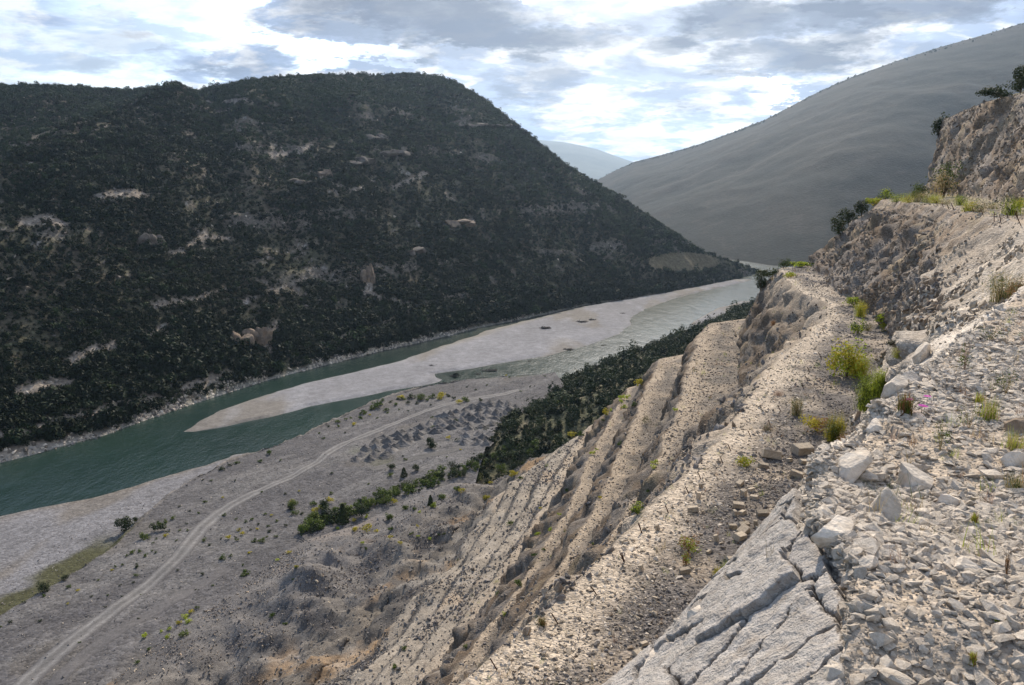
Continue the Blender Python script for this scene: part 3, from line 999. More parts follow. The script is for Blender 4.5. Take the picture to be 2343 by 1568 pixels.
# ------------------------------------------------------------------ right-hand far hill
sky_r = np.array([(1290, 455), (1360, 416), (1405, 392), (1450, 371), (1500, 358), (1550, 345), (1600, 330), (1650, 312), (1700, 294), (1750, 274), (1800, 248), (1850, 221), (1900, 198), (1950, 176),
                  (2050, 140), (2150, 108), (2250, 80), (2342, 52), (2500, 5), (2800, -60), (3300, -120)])
az_r = np.array([ray(a, b_)[0] / ray(a, b_)[1] for a, b_ in sky_r])
el_r = np.array([ray(a, b_)[2] / ray(a, b_)[1] for a, b_ in sky_r])
ncB, nrB = 420, 200
az = np.linspace(az_r[0], az_r[-1], ncB)
es = np.interp(az, az_r, el_r)
Dfr = np.interp(az, [0.05, 0.15, 0.25, 0.30, 0.33, 0.4, 0.6, 1.2], [1400, 1050, 880, 826, 785, 760, 850, 900])
Drr = np.interp(az, [0.05, 0.15, 0.3, 0.45, 0.66, 1.2], [2300, 2150, 1900, 1800, 1800, 1900])
u = np.linspace(0, 1, nrB)
tt = np.interp(u, [0, 0.9, 1], [0, 1, 1.35])
DD = Dfr[None, :] + (Drr - Dfr)[None, :] * tt[:, None]
zr = (es * Drr)[None, :]
q_ = np.clip(tt, 0, 1)[:, None]
ZZ = -81 + (zr + 81) * (1 - (1 - q_) ** 1.15) - np.clip(tt - 1, 0, None)[:, None] * 500
V = np.stack([az[None, :] * DD, DD, ZZ], -1).reshape(-1, 3)
U2 = np.repeat(u[:, None], ncB, 1).ravel()
am = np.sin(np.clip(U2 / .9, 0, 1) * math.pi) ** .7
V[:, 2] += am * (26 * fbm(V, 0.0022, 4, off=4) + 7 * (ridged(V * (1, .6, .4), 0.004, 3, off=8) - .4) + 2.5 * fbm(V, 0.02, 4))
C = np.tile((0.013, 0.017, 0.016), (len(V), 1))
C = mixc(C, smooth(fbm(V, 0.006, 4, off=12), -.1, .3) * .8, (0.024, 0.024, 0.021))
C = mixc(C, smooth(fbm(V, 0.03, 4, off=17), .15, .4) * .35, (0.045, 0.042, 0.036))
C = mixc(C, smooth(V[:, 2], -79.5, -81) * .8, (0.3, 0.29, 0.28))
F2 = grid_faces(nrB, ncB)
rhill = mesh_from('right_far_hill', V, F2, M['far'], C)
tag(rhill, 'tall hazy hill closing the valley on the right', kind='structure')
Terrain.add('far', V, F2)
RV, RU = V, U2

# ------------------------------------------------------------------ distant mountain
sky_m = np.array([(700, 420), (1000, 345), (1130, 318), (1170, 314), (1222, 319), (1290, 325), (1330, 333), (1365, 341), (1400, 354), (1440, 368), (1480, 380), (1560, 400), (1700, 420)])
az = np.linspace(-0.3, 0.34, 160)
azs = np.array([ray(a, b_)[0] / ray(a, b_)[1] for a, b_ in sky_m])
es = np.interp(az, azs, [ray(a, b_)[2] / ray(a, b_)[1] for a, b_ in sky_m])
u = np.linspace(0, 1, 50)
DD = (5200 + 2300 * np.interp(u, [0, .8, 1], [0, 1, 1.5]))[:, None] + 0 * az[None, :]
ZZ = -85 + (es * 7500 + 85)[None, :] * (1 - (1 - np.clip(u / .8, 0, 1)) ** 1.3)[:, None] - np.clip(u - .8, 0, None)[:, None] * 2500
V = np.stack([az[None, :] * DD, DD, ZZ], -1).reshape(-1, 3)
V[:, 2] += 60 * fbm(V, 0.0012, 4) * np.repeat(np.sin(np.clip(u / .8, 0, 1) * math.pi)[:, None], 160, 1).ravel()
mtn = mesh_from('distant_mountain', V, grid_faces(50, 160), M['far'], np.tile((0.09, 0.10, 0.08), (len(V), 1)))
tag(mtn, 'pale blue mountain far down the valley', kind='structure')

# ------------------------------------------------------------------ near ledge of white rubble
RGT = (np.array([-2.0, 20.0]), np.array([4.5, 17.5]), np.array([-1.70, -1.66]))
C1b = (C1[0], C1[1] - 0.9, C1[2] - 1.6)
C1c = (C1[0], C1[1] - 1.9, C1[2] - 4.5)
ysl = rows(0.6, 16.3, 0.012, 0.0085)
V, S, nr, nc = surface([RGT, C0, C1, C1b, C1c], [250, 90, 50, 14], ysl, minw=0.1)
N = upnormals(V, nr, nc)
zone = np.minimum(np.floor(S).astype(int), 3)
nl1 = fbm(V, 0.55, 3, off=1.3)
nl2 = fbm(V, 2.6, 4, off=7.3)
nl3 = fbm(V, 11.0, 3, off=3.9)
cv, cf1, cf2 = cells(V * (1, 1, 1.2), 2.2, 9)
crest = np.exp(-((S - 1.0) / 0.10) ** 2) * smooth(V[:, 1], 3.6, 5.0)
disp = 0.09 * nl1 + 0.035 * nl2 + 0.012 * nl3 + crest * (0.10 * (cv - 0.3) + 0.05)
disp += (zone >= 1) * (0.10 * (cv - .5) + 0.05 * nl2)
disp += (zone == 0) * 0.16 * smooth(fbm(V * (1, 1, 0), 0.33, 2, off=44), 0.05, 0.4)
V[:, 0] += 0.18 * fbm(np.stack([V[:, 1], V[:, 1] * 0, V[:, 1] * 0], 1), 0.9, 4) * (np.abs(S - 1.3) < 2) * np.exp(-((S - 1.2) / 0.8) ** 2)
V += N * disp[:, None]
wr = np.array((0.43, 0.355, 0.275))
C = np.tile(wr, (len(V), 1))
C = mixc(C, smooth(nl2 + .6 * nl1, .02, .35) * .6, (0.42, 0.35, 0.28))
C = mixc(C, smooth(nl3 + nl1, .25, .5) * .5, (0.25, 0.235, 0.22))
C = mixc(C, (zone >= 1) * .7, (0.60, 0.545, 0.475))
C = mixc(C, (zone >= 1) * smooth(nl2, .1, .4) * .6, (0.37, 0.32, 0.27))
F_ = up_faces(nr, nc)
ledge = mesh_from('ledge_ground', V, F_, M['ledge'], C)
tag(ledge, 'white limestone rubble ledge in the foreground', kind='structure')
Terrain.add('ledge', V, F_)
LV, LS, LN = V.copy(), S.copy(), upnormals(V, nr, nc)


# ------------------------------------------------------------------ cracked slab on the lip of the ledge
def slab_point(y, q):
    a = np.interp(y, C0[0], C0[1])
    b_ = np.interp(y, C1[0], C1[1])
    x = a + (b_ - a) * q
    z = -1.72 + (-2.6 + 1.72) * np.maximum(q, -0.1 + 0.3 * np.minimum(q + .1, 0)) - 0.10 * np.clip(q - 1.1, 0, 1)
    return np.stack([x, y, z], -1)


slab_e = bpy.data.objects.new('cracked_rock_slab', None)
slab_e.location = (1.1, 3.6, -2.2)
COL.objects.link(slab_e)
tag(slab_e, 'tilted pale limestone slab split by dark cracks at the bottom edge of the ledge', 'rock slab')
SY0, SY1 = 2.05, 4.95
ngy, ngq = 250, 150
gy_, gq_ = np.meshgrid(np.linspace(SY0, SY1, ngy), np.linspace(-0.30, 1.28, ngq), indexing='ij')
SP = slab_point(gy_.ravel(), gq_.ravel())
dyv = slab_point(gy_.ravel() + .01, gq_.ravel()) - SP
dqv = slab_point(gy_.ravel(), gq_.ravel() + .01) - SP
sn = np.cross(dyv, dqv)
sn /= np.linalg.norm(sn, axis=1)[:, None]
if sn[:, 2].mean() < 0:
    sn = -sn
# seeds of the blocks in (y, width) metres, warped
U_ = np.stack([gy_.ravel(), gq_.ravel() * 1.25], 1)
UW = U_ + 0.07 * np.stack([fbm(SP, 2.2, 4, off=3), fbm(SP, 2.2, 4, off=13)], 1) + 0.025 * np.stack([fbm(SP, 11, 3, off=4), fbm(SP, 11, 3, off=14)], 1)
rs = np.random.RandomState(12)
seeds = []
while len(seeds) < 46:
    c = np.array((rs.uniform(SY0 - .1, SY1 + .1), rs.uniform(-0.25, 1.65)))
    if all(np.hypot((c[0] - s_[0]) * 1.25, (c[1] - s_[1])) > 0.22 for s_ in seeds):
        seeds.append(c)
seeds = np.array(seeds)
dd_ = np.hypot((UW[:, None, 0] - seeds[None, :, 0]) * 1.25, UW[:, None, 1] - seeds[None, :, 1])
srt = np.argsort(dd_, 1)
c1_, c2_ = srt[:, 0], srt[:, 1]
gap = dd_[np.arange(len(UW)), c2_] - dd_[np.arange(len(UW)), c1_]
lift = rs.uniform(0.0, 0.012, len(seeds))
lift[rs.rand(len(seeds)) > 0.85] += 0.03
tilt = rs.uniform(-0.04, 0.04, (len(seeds), 2))
hgt = 0.065 + lift[c1_] + (tilt[c1_] * (U_ - seeds[c1_])).sum(1)
rough_ = np.stack([SP[:, 0] * 1.6 + SP[:, 1] * .8, SP[:, 1] * 1.0 - SP[:, 0] * .4, SP[:, 2] * 1.6], 1)
hgt += 0.020 * fbm(rough_, 7, 4, rough=.65, off=1) + 0.03 * fbm(SP, 1.8, 2) + 0.012 * (cells(SP, 9.0)[0] - .5) * smooth(fbm(SP, 2, 2, off=8), -.1, .2)
hgt -= 0.012 * smooth(gap, 0.03, 0.0)
SV = SP + sn * hgt[:, None]
# irregular outer outline of the slab
qn = gq_.ravel() + 0.10 * fbm(SP, 1.6, 4, off=22)
yn = gy_.ravel() + 0.25 * fbm(SP, 1.3, 3, off=32)
keep = (qn > -0.02 + 0.16 * smooth(gy_.ravel(), 3.3, 4.6)) & (qn < 1.10) & (yn < 4.5)
crackw = 0.002 + 0.010 * smooth(fbm(SP, 1.7, 2, off=55), -0.1, 0.35)
keep &= gap > crackw
FQ = grid_faces(ngy, ngq)
cf = c1_[FQ]
okf = (cf == cf[:, :1]).all(1) & keep[FQ].all(1)
FQ, cf = FQ[okf], cf[okf][:, 0]
first = True
for ci in range(len(seeds)):
    fs = FQ[cf == ci]
    if len(fs) < 60:
        continue
    ids, inv = np.unique(fs, return_inverse=True)
    fs = inv.reshape(fs.shape)
    vv = SV[ids]
    nn_ = sn[ids]
    # skirt round the boundary
    e = np.concatenate([fs[:, [0, 1]], fs[:, [1, 2]], fs[:, [2, 3]], fs[:, [3, 0]]])
    key = np.sort(e, 1)
    uq, idx, cnt = np.unique(key, axis=0, return_index=True, return_counts=True)
    be = e[idx[cnt == 1]]
    n0 = len(vv)
    low_ = vv - nn_ * 0.16
    side = np.stack([be[:, 1], be[:, 0], be[:, 0] + n0, be[:, 1] + n0], 1)
    VV = np.concatenate([vv, low_]) - np.array(slab_e.location)
    FF = np.concatenate([fs, side])
    o = mesh_from('slab_block', VV, FF, M['slab'], None, shade=True, parent=slab_e)
    me = o.data
    sharp = np.zeros(len(FF), dtype=bool)
    sm = np.ones(len(FF), dtype=bool)
    sm[len(fs):] = False
    me.polygons.foreach_set('use_smooth', sm)


# ------------------------------------------------------------------ stones
def hull_mesh(name, seed, n=13, flat=(1, 1, 0.6), mat=None):
    r = random.Random(seed)
    bm = bmesh.new()
    for _ in range(n):
        v = Vector((r.gauss(0, 1), r.gauss(0, 1), r.gauss(0, 1))).normalized() * r.uniform(0.8, 1.0)
        bm.verts.new((v.x * flat[0] * 0.5, v.y * flat[1] * 0.5, v.z * flat[2] * 0.5))
    res = bmesh.ops.convex_hull(bm, input=bm.verts)
    bmesh.ops.delete(bm, geom=[g for g in res['geom_interior'] if isinstance(g, bmesh.types.BMVert)], context='VERTS')
    me = bpy.data.meshes.new(name)
    bm.to_mesh(me)
    bm.free()
    if mat:
        me.materials.append(mat)
    return me


def boulder_mesh(name, seed, dims, cuts=12, sub=4, mat=None, rough=0.025, keepn=0.62):
    """a block cut by random planes, roughened"""
    r = random.Random(seed)
    bm = bmesh.new()
    bmesh.ops.create_icosphere(bm, subdivisions=sub, radius=1.0)
    P = np.array([v.co[:] for v in bm.verts])
    for _ in range(cuts):
        n = np.array((r.gauss(0, 1), r.gauss(0, 1), r.gauss(0, .9)))
        n /= np.linalg.norm(n)
        d = r.uniform(keepn - .22, keepn + .16)
        ex = np.clip(P @ n - d, 0, None)
        P = P - ex[:, None] * n
    P = P + (fbm(P, 1.5, 4, off=seed) * rough * 2.2 + fbm(P, 6.0, 3, off=seed + 3) * rough)[:, None] * (P / np.linalg.norm(P, axis=1)[:, None])
    P *= np.array(dims) * 0.62
    for v, q in zip(bm.verts, P):
        v.co = q
    for f in bm.faces:
        f.smooth = False
    me = bpy.data.meshes.new(name)
    bm.to_mesh(me)
    bm.free()
    # smooth shading with sharp breaks
    me.materials.append(mat)
    return me


def obj(name, me, loc=(0, 0, 0), rot=(0, 0, 0), scl=(1, 1, 1), parent=None):
    o = bpy.data.objects.new(name, me)
    o.location = loc
    o.rotation_euler = rot
    o.scale = scl
    if parent is not None:
        o.parent = parent
    COL.objects.link(o)
    return o


def proto(name, me):
    return bpy.data.objects.new(name, me)


def scatter(name, P, rot, scl, protos, mat=None, label=None):
    """one object of countless alike pieces, as instances"""
    P = np.asarray(P, np.float32)
    n = len(P)
    me = bpy.data.meshes.new(name)
    me.vertices.add(n)
    me.vertices.foreach_set('co', P.ravel())
    scl = np.asarray(scl, np.float32)
    if scl.ndim == 1:
        scl = np.repeat(scl[:, None], 3, 1)
    for nm, arr in (('rot', np.asarray(rot, np.float32)), ('scl', scl)):
        a_ = me.attributes.new(nm, 'FLOAT_VECTOR', 'POINT')
        a_.data.foreach_set('vector', np.ascontiguousarray(arr).ravel())
    a_ = me.attributes.new('pid', 'INT', 'POINT')
    a_.data.foreach_set('value', RN.randint(0, len(protos), n).astype(np.int32))
    o = bpy.data.objects.new(name, me)
    COL.objects.link(o)
    ng = bpy.data.node_groups.new(name, 'GeometryNodeTree')
    ng.interface.new_socket('Geometry', in_out='INPUT', socket_type='NodeSocketGeometry')
    ng.interface.new_socket('Geometry', in_out='OUTPUT', socket_type='NodeSocketGeometry')
    gi = ng.nodes.new('NodeGroupInput')
    go = ng.nodes.new('NodeGroupOutput')
    jn = ng.nodes.new('GeometryNodeJoinGeometry')
    for p_ in protos:
        oi = ng.nodes.new('GeometryNodeObjectInfo')
        oi.inputs['Object'].default_value = p_
        oi.inputs['As Instance'].default_value = True
        ng.links.new(oi.outputs['Geometry'], jn.inputs[0])
    ip = ng.nodes.new('GeometryNodeInstanceOnPoints')
    ip.inputs['Pick Instance'].default_value = True
    ng.links.new(gi.outputs[0], ip.inputs['Points'])
    ng.links.new(jn.outputs[0], ip.inputs['Instance'])
    for nm, dt, sock in (('rot', 'FLOAT_VECTOR', 'Rotation'), ('scl', 'FLOAT_VECTOR', 'Scale'), ('pid', 'INT', 'Instance Index')):
        na = ng.nodes.new('GeometryNodeInputNamedAttribute')
        na.data_type = dt
        na.inputs['Name'].default_value = nm
        ng.links.new(na.outputs['Attribute'], ip.inputs[sock])
    ng.links.new(ip.outputs[0], go.inputs[0])
    md = o.modifiers.new('scatter', 'NODES')
    md.node_group = ng
    tag(o, label, kind='stuff')
    return o


def sample(V, F_, n, weight=None, rs=RN):
    """random points on quads, area weighted"""
    a, b_, c, d = (V[F_[:, k]] for k in range(4))
    ar = np.linalg.norm(np.cross(c - a, d - b_), axis=1) * 0.5
    if weight is not None:
        ar = ar * weight[F_].mean(1)
    cs = np.cumsum(ar)
    idx = np.searchsorted(cs, rs.rand(n) * cs[-1])
    idx = np.minimum(idx, len(F_) - 1)
    s_, t_ = rs.rand(n)[:, None], rs.rand(n)[:, None]
    P = (a[idx] * (1 - s_) + b_[idx] * s_) * (1 - t_) + (d[idx] * (1 - s_) + c[idx] * s_) * t_
    return P, idx


def infov(V, margin=0.06):
    """1 for places within sight of the camera's cone, with room to step aside"""
    y_ = np.maximum(V[:, 1], 0.1)
    r_ = V[:, 0] / y_
    return ((np.abs(r_) < 0.66 + margin + 0.6 / y_) & (V[:, 1] > 0.8)).astype(float)


def rrot(n, tiltv=0.5):
    return np.stack([RN.normal(0, tiltv, n), RN.normal(0, tiltv, n), RN.rand(n) * 6.283], 1)


whites = [proto('white_stone_shape', hull_mesh('stone', k, 9 + k % 5, (1, .55 + .07 * (k % 6), .3 + .06 * (k % 5)), M['white_rock'])) for k in range(12)]
greys = [proto('grey_stone_shape', hull_mesh('stone', 50 + k, 10 + k % 4, (1, .6 + .06 * (k % 6), .4 + .06 * (k % 5)), M['grey_rock'])) for k in range(8)]
tans = [proto('tan_stone_shape', hull_mesh('stone', 80 + k, 10 + k % 4, (1, .6 + .06 * (k % 6), .4 + .06 * (k % 5)), M['tan_rock'])) for k in range(8)]
browns = [proto('brown_stone_shape', hull_mesh('stone', 110 + k, 10 + k % 4, (1, .6 + .06 * (k % 6), .45 + .06 * (k % 5)), M['brown_rock'])) for k in range(8)]

# rubble on the ledge: countless chips and gravel
LF = up_faces(*[len(ysl), len(LV) // len(ysl)])
wz = np.clip(smooth(np.abs(LV[:, 0] / np.maximum(LV[:, 1], .1)) * LV[:, 1] - .66 * LV[:, 1], 2.6, 0.5), 0, 1) * (LV[:, 1] > .7) * (LS < 2.0) * (1 - .93 * smooth(LV[:, 1] + 1.2 * fbm(LV, .5, 3, off=61), 9.4, 10.6) * smooth(LS, .1, .4))
patch = fbm(LV, 0.7, 3, off=12)
wch = wz * (0.10 + smooth(patch, -0.10, 0.25)) * (1 - 0.80 * ((LS > 1.06) & (LV[:, 1] < 5.0))) / np.maximum(LV[:, 1], 2.5) ** 1.1
P, _ = sample(LV, LF, 44000, wch)
sz = np.clip(RN.lognormal(math.log(0.037), 0.5, len(P)), 0.014, 0.11) * (1 + 0.07 * P[:, 1])
scatter('rubble', P + [0, 0, 0.004], rrot(len(P), .35), sz, whites, label='countless white limestone chips covering the ledge')
P, _ = sample(LV, LF, 52000, wz * (1 - 0.9 * ((LS > 1.06) & (LV[:, 1] < 5.0))) / np.maximum(LV[:, 1], 2.5) ** 1.2)
sz = np.clip(RN.lognormal(math.log(0.012), 0.35, len(P)), 0.006, 0.03) * (1 + 0.06 * P[:, 1])
scatter('gravel', P, rrot(len(P), .5), sz, whites + tans[:2] + greys[:1], label='fine pale gravel between the stones of the ledge')

# the three hundred stones that show largest
wbig = wz * infov(LV, -.04) * (LS < 1.02) * (0.1 + smooth(patch, 0.0, 0.3) + np.exp(-((LS - 0.9) / 0.12) ** 2)) / np.maximum(LV[:, 1], 2.5) ** 1.3
P, idx = sample(LV, LF, 300, wbig)
for k in range(300):
    s_ = min(0.15, max(0.05, RN.lognormal(math.log(0.072), 0.35))) * (1 + 0.07 * P[k, 1])
    o = obj('limestone_stone', whites[k % 12].data, tuple(P[k] + [0, 0, s_ * 0.08]), (RN.normal(0, .3), RN.normal(0, .3), RN.rand() * 6.28), (s_, s_, s_ * RN.uniform(.8, 1.3)))
    where = ('beside the cracked slab' if P[k, 1] < 4.4 and P[k, 0] < np.interp(P[k, 1], C0[0], C0[1]) + .45 else 'close to the rim of the ledge' if P[k, 0] < np.interp(P[k, 1], C0[0], C0[1]) + .6
             else 'in the near rubble at the bottom right' if P[k, 1] < 4.2 else 'in the middle of the rubble' if P[k, 1] < 6.5 else 'on the far part of the rubble')
    sz_w = 'large' if s_ > .105 * (1 + 0.07 * P[k, 1]) else 'small' if s_ < .066 * (1 + 0.07 * P[k, 1]) else 'medium'
    tag(o, sz_w + ' loose white limestone stone ' + where, 'stone', 'loose stones on the rubble ledge')


BS = 0.62


def boulder_at(name, mx, my, dims, seed, label, names=('ledge',), mat='white_rock', rz=None, sink=0.44, cuts=18, sub=4, cat='boulder', rough=0.035, tilt=(0, 0), group=None):
    h = Terrain.pick(mx, my, names)
    if h is None:
        return None
    dims = tuple(q * BS for q in dims)
    me = boulder_mesh(name, seed, dims, cuts, sub, M[mat], rough)
    o = obj(name, me, h[0] + Vector((0, 0, dims[2] * (0.5 - sink))), (tilt[0], tilt[1], rz if rz is not None else RN.rand() * 6.28))
    tag(o, label, cat, group)
    return o


boulder_at('boulder', 2092, 1105, (.46, .34, .32), 5, 'largest white boulder, blunt and tilted, on the rubble near the ledge rim', rz=0.5, tilt=(.3, .35), cuts=14)
boulder_at('boulder', 2010, 1175, (.38, .26, .26), 21, 'smooth white boulder hump below and left of the largest boulder', rz=1.0, tilt=(.2, -.5))
boulder_at('boulder', 1905, 1222, (.44, .27, .22), 8, 'broad pale boulder with a smooth curved face on the rim above the cracked slab', rz=.7, tilt=(.1, -.35))
boulder_at('boulder', 2175, 1150, (.30, .20, .15), 33, 'rounded white boulder in the middle of the rubble', rz=.2)
boulder_at('boulder', 2208, 1300, (.23, .17, .13), 42, 'flat topped white boulder half buried in fine gravel on the right', rz=2.6, tilt=(.1, .1))
boulder_at('boulder', 1985, 1295, (.18, .12, .11), 47, 'white boulder with dark pitted front beside the cracked slab', rz=.2)
boulder_at('boulder', 1912, 1545, (.17, .13, .17), 53, 'smooth cream boulder at the bottom edge beside the cracked slab', rz=.9, tilt=(.3, .2))
boulder_at('boulder', 2295, 1112, (.17, .09, .16), 61, 'small upright slab of white rock on the right of the rubble', rz=.3, tilt=(.7, .2))
boulder_at('boulder', 2320, 1060, (.26, .2, .2), 66, 'white boulder at the right edge of the picture beside dry grass', rz=.3)
boulder_at('boulder', 2322, 985, (.42, .36, .36), 71, 'brown weathered boulder at the right edge shaded by dry stems', mat='brown_rock', rz=1.3, rough=.05)
boulder_at('boulder', 1945, 1085, (.55, .30, .30), 76, 'pale boulder hump jutting out on the rim near the dry orange plant', rz=.9, tilt=(.0, -.5))
boulder_at('boulder', 2105, 820, (.85, .50, .60), 81, 'pointed white boulder on the far rim of the ledge', rz=.9, tilt=(.0, -.2))
boulder_at('boulder', 2080, 880, (.55, .4, .4), 86, 'grey speckled boulder on the rim below the pointed one', mat='slab', rz=.4)
boulder_at('boulder', 2045, 895, (.50, .35, .35), 91, 'blocky white boulder beside the pink flowers', rz=.4)
boulder_at('boulder', 2000, 985, (.45, .22, .22), 93, 'long low white boulder on the rim below the pink flowers', rz=.9, tilt=(0, -.3))
boulder_at('boulder', 1720, 1330, (.30, .2, .10), 95, 'thick plate of white rock lying on the upper end of the cracked slab', rz=.7, tilt=(.1, -.65), names=('ledge',), sink=-.2)
boulder_at('boulder', 1500, 1535, (.30, .22, .20), 97, 'white rock knob on the lowest corner of the cracked slab', rz=.7, tilt=(.1, -.3), sink=.1)
boulder_at('boulder', 1590, 1420, (.22, .16, .14), 99, 'small white rock knob on the outer edge of the cracked slab', rz=.7, tilt=(.1, -.3), sink=.1)

# ------------------------------------------------------------------ stones of the terraces
QF = up_faces(*[len(ys), len(Q_V) // len(ys)])
vis = infov(Q_V, 0.03)
qz = np.floor(Q_S).astype(int)
dq = np.maximum(Q_V[:, 1], 8)
qn1 = fbm(Q_V, 0.35, 3, off=5)
w6 = vis * (qz == 6) / dq ** 1.6
P, _ = sample(Q_V, QF, 26000, w6 * (0.3 + smooth(qn1, -.1, .3)) * smooth(Q_S % 1 + .3 * qn1, .85, .55))
sz = np.clip(RN.lognormal(math.log(0.075), 0.45, len(P)), 0.03, 0.28) * (0.8 + 0.012 * P[:, 1])
scatter('terrace_gravel', P, rrot(len(P), .5), sz, greys + greys + browns[:3] + tans[:2] + whites[:2], label='dark gravel strewn over the upper bench')
P, _ = sample(Q_V, QF, 9000, vis * (qz == 6) * smooth(Q_S % 1, .45, .7) / dq ** 1.4)
scatter('edge_gravel', P, rrot(len(P), .5), np.clip(RN.lognormal(math.log(0.085), 0.45, len(P)), 0.03, 0.3) * (0.8 + 0.012 * P[:, 1]), whites[:6] + tans, label='pale stones along the edge of the upper bench')
P, _ = sample(Q_V, QF, 16000, vis * ((qz == 8) | (qz == 10) | (qz == 12)) / dq ** 1.4)
scatter('bench_gravel', P, rrot(len(P), .5), np.clip(RN.lognormal(math.log(0.16), 0.4, len(P)), 0.06, 0.45), whites[:2] + tans[:4] + greys + browns, label='stones strewn over the lower benches')
P, _ = sample(Q_V, QF, 5000, vis * (qz == 3) * ((Q_V[:, 1] > 40) | (Q_S < 3.45)) * (Q_V[:, 1] > 13) / dq ** 1.4)
scatter('terrace_rubble', P, rrot(len(P), .5), np.clip(RN.lognormal(math.log(0.13), 0.4, len(P)), 0.05, 0.4), whites[:5] + tans, label='pale stones on the far part of the top bench')
# broken rock standing out of the faces
P, _ = sample(Q_V, QF, 15000, vis * (((qz == 5) & (Q_V[:, 1] > 26)) | (qz == 2)) * smooth(fbm(Q_V, .2, 3, off=3), -.3, .2) / dq ** 1.0)
scatter('face_rubble', P, RN.rand(len(P), 3) * 6.28, np.clip(RN.lognormal(math.log(0.30), 0.4, len(P)), 0.12, 0.8), browns + tans[:2] + greys[:4], label='jagged brown rock fragments of the upper faces')
P, _ = sample(Q_V, QF, 3500, vis * (qz == 4) * (Q_V[:, 1] > 14) * smooth(fbm(Q_V, .3, 3, off=8), -.1, .25) / dq ** 1.5)
scatter('bank_rubble', P, RN.rand(len(P), 3) * 6.28, np.clip(RN.lognormal(math.log(0.16), 0.5, len(P)), 0.06, 0.5), browns[:3] + tans + whites[:3], label='broken beige rock on the sloping bank above the brown face')
P, _ = sample(Q_V, QF, 9000, vis * ((qz == 7) | (qz == 9) | (qz == 11) | (qz == 13)) * smooth(fbm(Q_V, .2, 3, off=6), -.1, .3) / dq ** 1.0)
scatter('lower_face_rubble', P, RN.rand(len(P), 3) * 6.28, np.clip(RN.lognormal(math.log(0.28), 0.4, len(P)), 0.1, 0.7), greys + browns[:3], label='grey rock fragments of the lower faces')
# scree on the lower slope
scr = smooth(fbm(Q_V, 0.11, 4, off=51), 0.0, 0.25) + 0.25
P, _ = sample(Q_V, QF, 36000, vis * (Q_S > 13.9) * (Q_S < 17.5) * scr / dq ** .6)
scatter('scree', P, RN.rand(len(P), 3) * 6.28, np.clip(RN.lognormal(math.log(0.30), 0.45, len(P)), 0.12, 1.1), greys + browns[:2] + tans[:2], label='grey boulders and scree of the lower slope')
# stony skin of the flat
FF_ = up_faces(len(ys2), len(FL_V) // len(ys2))
P, _ = sample(FL_V, FF_, 9000, infov(FL_V) * (FL_S < 2.3))
scatter('flat_gravel', P, RN.rand(len(P), 3) * 6.28, np.clip(RN.lognormal(math.log(0.32), 0.4, len(P)), 0.15, 0.9), greys + whites[:2], label='scattered stones on the gravel flat')

# ------------------------------------------------------------------ foliage builders
def leaf_cloud(r, n, size, dims=(1, 1, 1), shell=0.55, lumps=5, up=0.3, aspect=0.55, base=0.0):
    """n leaf quads gathered in lumps inside a box of dims; returns (V, F)"""
    cen = [(r.uniform(-.30, .30), r.uniform(-.30, .30), r.uniform(.25, .75)) for _ in range(lumps)]
    rads = [r.uniform(.20, .36) for _ in cen]
    V, F = [], []
    for k in range(n):
        c = r.randrange(lumps)
        d = Vector((r.gauss(0, 1), r.gauss(0, 1), r.gauss(0, 1))).normalized()
        q = Vector(cen[c]) + d * rads[c] * (shell + (1 - shell) * r.random() ** .5) * r.uniform(.75, 1.12)
        q.z = max(q.z, base + 0.02)
        p = Vector((q.x * dims[0], q.y * dims[1], q.z * dims[2]))
        nrm = (d + Vector((r.gauss(0, .5), r.gauss(0, .5), r.gauss(up, .5)))).normalized()
        a = nrm.orthogonal().normalized()
        a.rotate(Matrix.Rotation(r.uniform(0, 6.28), 3, nrm))
        b = nrm.cross(a)
        s = size * r.uniform(.6, 1.35)
        i = len(V)
        V += [p - a * s, p - b * s * aspect, p + a * s, p + b * s * aspect]
        F.append((i, i + 1, i + 2, i + 3))
    return np.array([v[:] for v in V]), np.array(F)


def tube(path, rads, sides=5):
    V, F = [], []
    for k, (p, rr) in enumerate(zip(path, rads)):
        t = (Vector(path[min(k + 1, len(path) - 1)]) - Vector(path[max(k - 1, 0)])).normalized()
        a = t.orthogonal().normalized()
        b = t.cross(a)
        for s in range(sides):
            an = 6.2832 * s / sides
            V.append(tuple(Vector(p) + (a * math.cos(an) + b * math.sin(an)) * rr))
    for k in range(len(path) - 1):
        for s in range(sides):
            F.append((k * sides + s, k * sides + (s + 1) % sides, (k + 1) * sides + (s + 1) % sides, (k + 1) * sides + s))
    return np.array(V), np.array(F)


def join_geo(parts):
    V, F, n = [], [], 0
    for v, f in parts:
        V.append(v)
        F.append(f + n)
        n += len(v)
    return np.concatenate(V), np.concatenate(F)


def me_of(name, VF, mat, shade=False):
    o = mesh_from(name, VF[0], VF[1], mat, None, shade, link=False)
    me = o.data
    bpy.data.objects.remove(o)
    return me


def stems(r, n, h, spread, rad0, seg=4):
    parts = []
    for k in range(n):
        an = r.uniform(0, 6.28)
        ox, oy = math.cos(an) * spread, math.sin(an) * spread
        hh = h * r.uniform(.7, 1)
        path = [(ox * (i / seg) ** 1.3 + r.gauss(0, .015 * h), oy * (i / seg) ** 1.3 + r.gauss(0, .015 * h), hh * i / seg) for i in range(seg + 1)]
        parts.append(tube(path, [rad0 * (1 - .75 * i / seg) for i in range(seg + 1)], 4))
    return join_geo(parts)


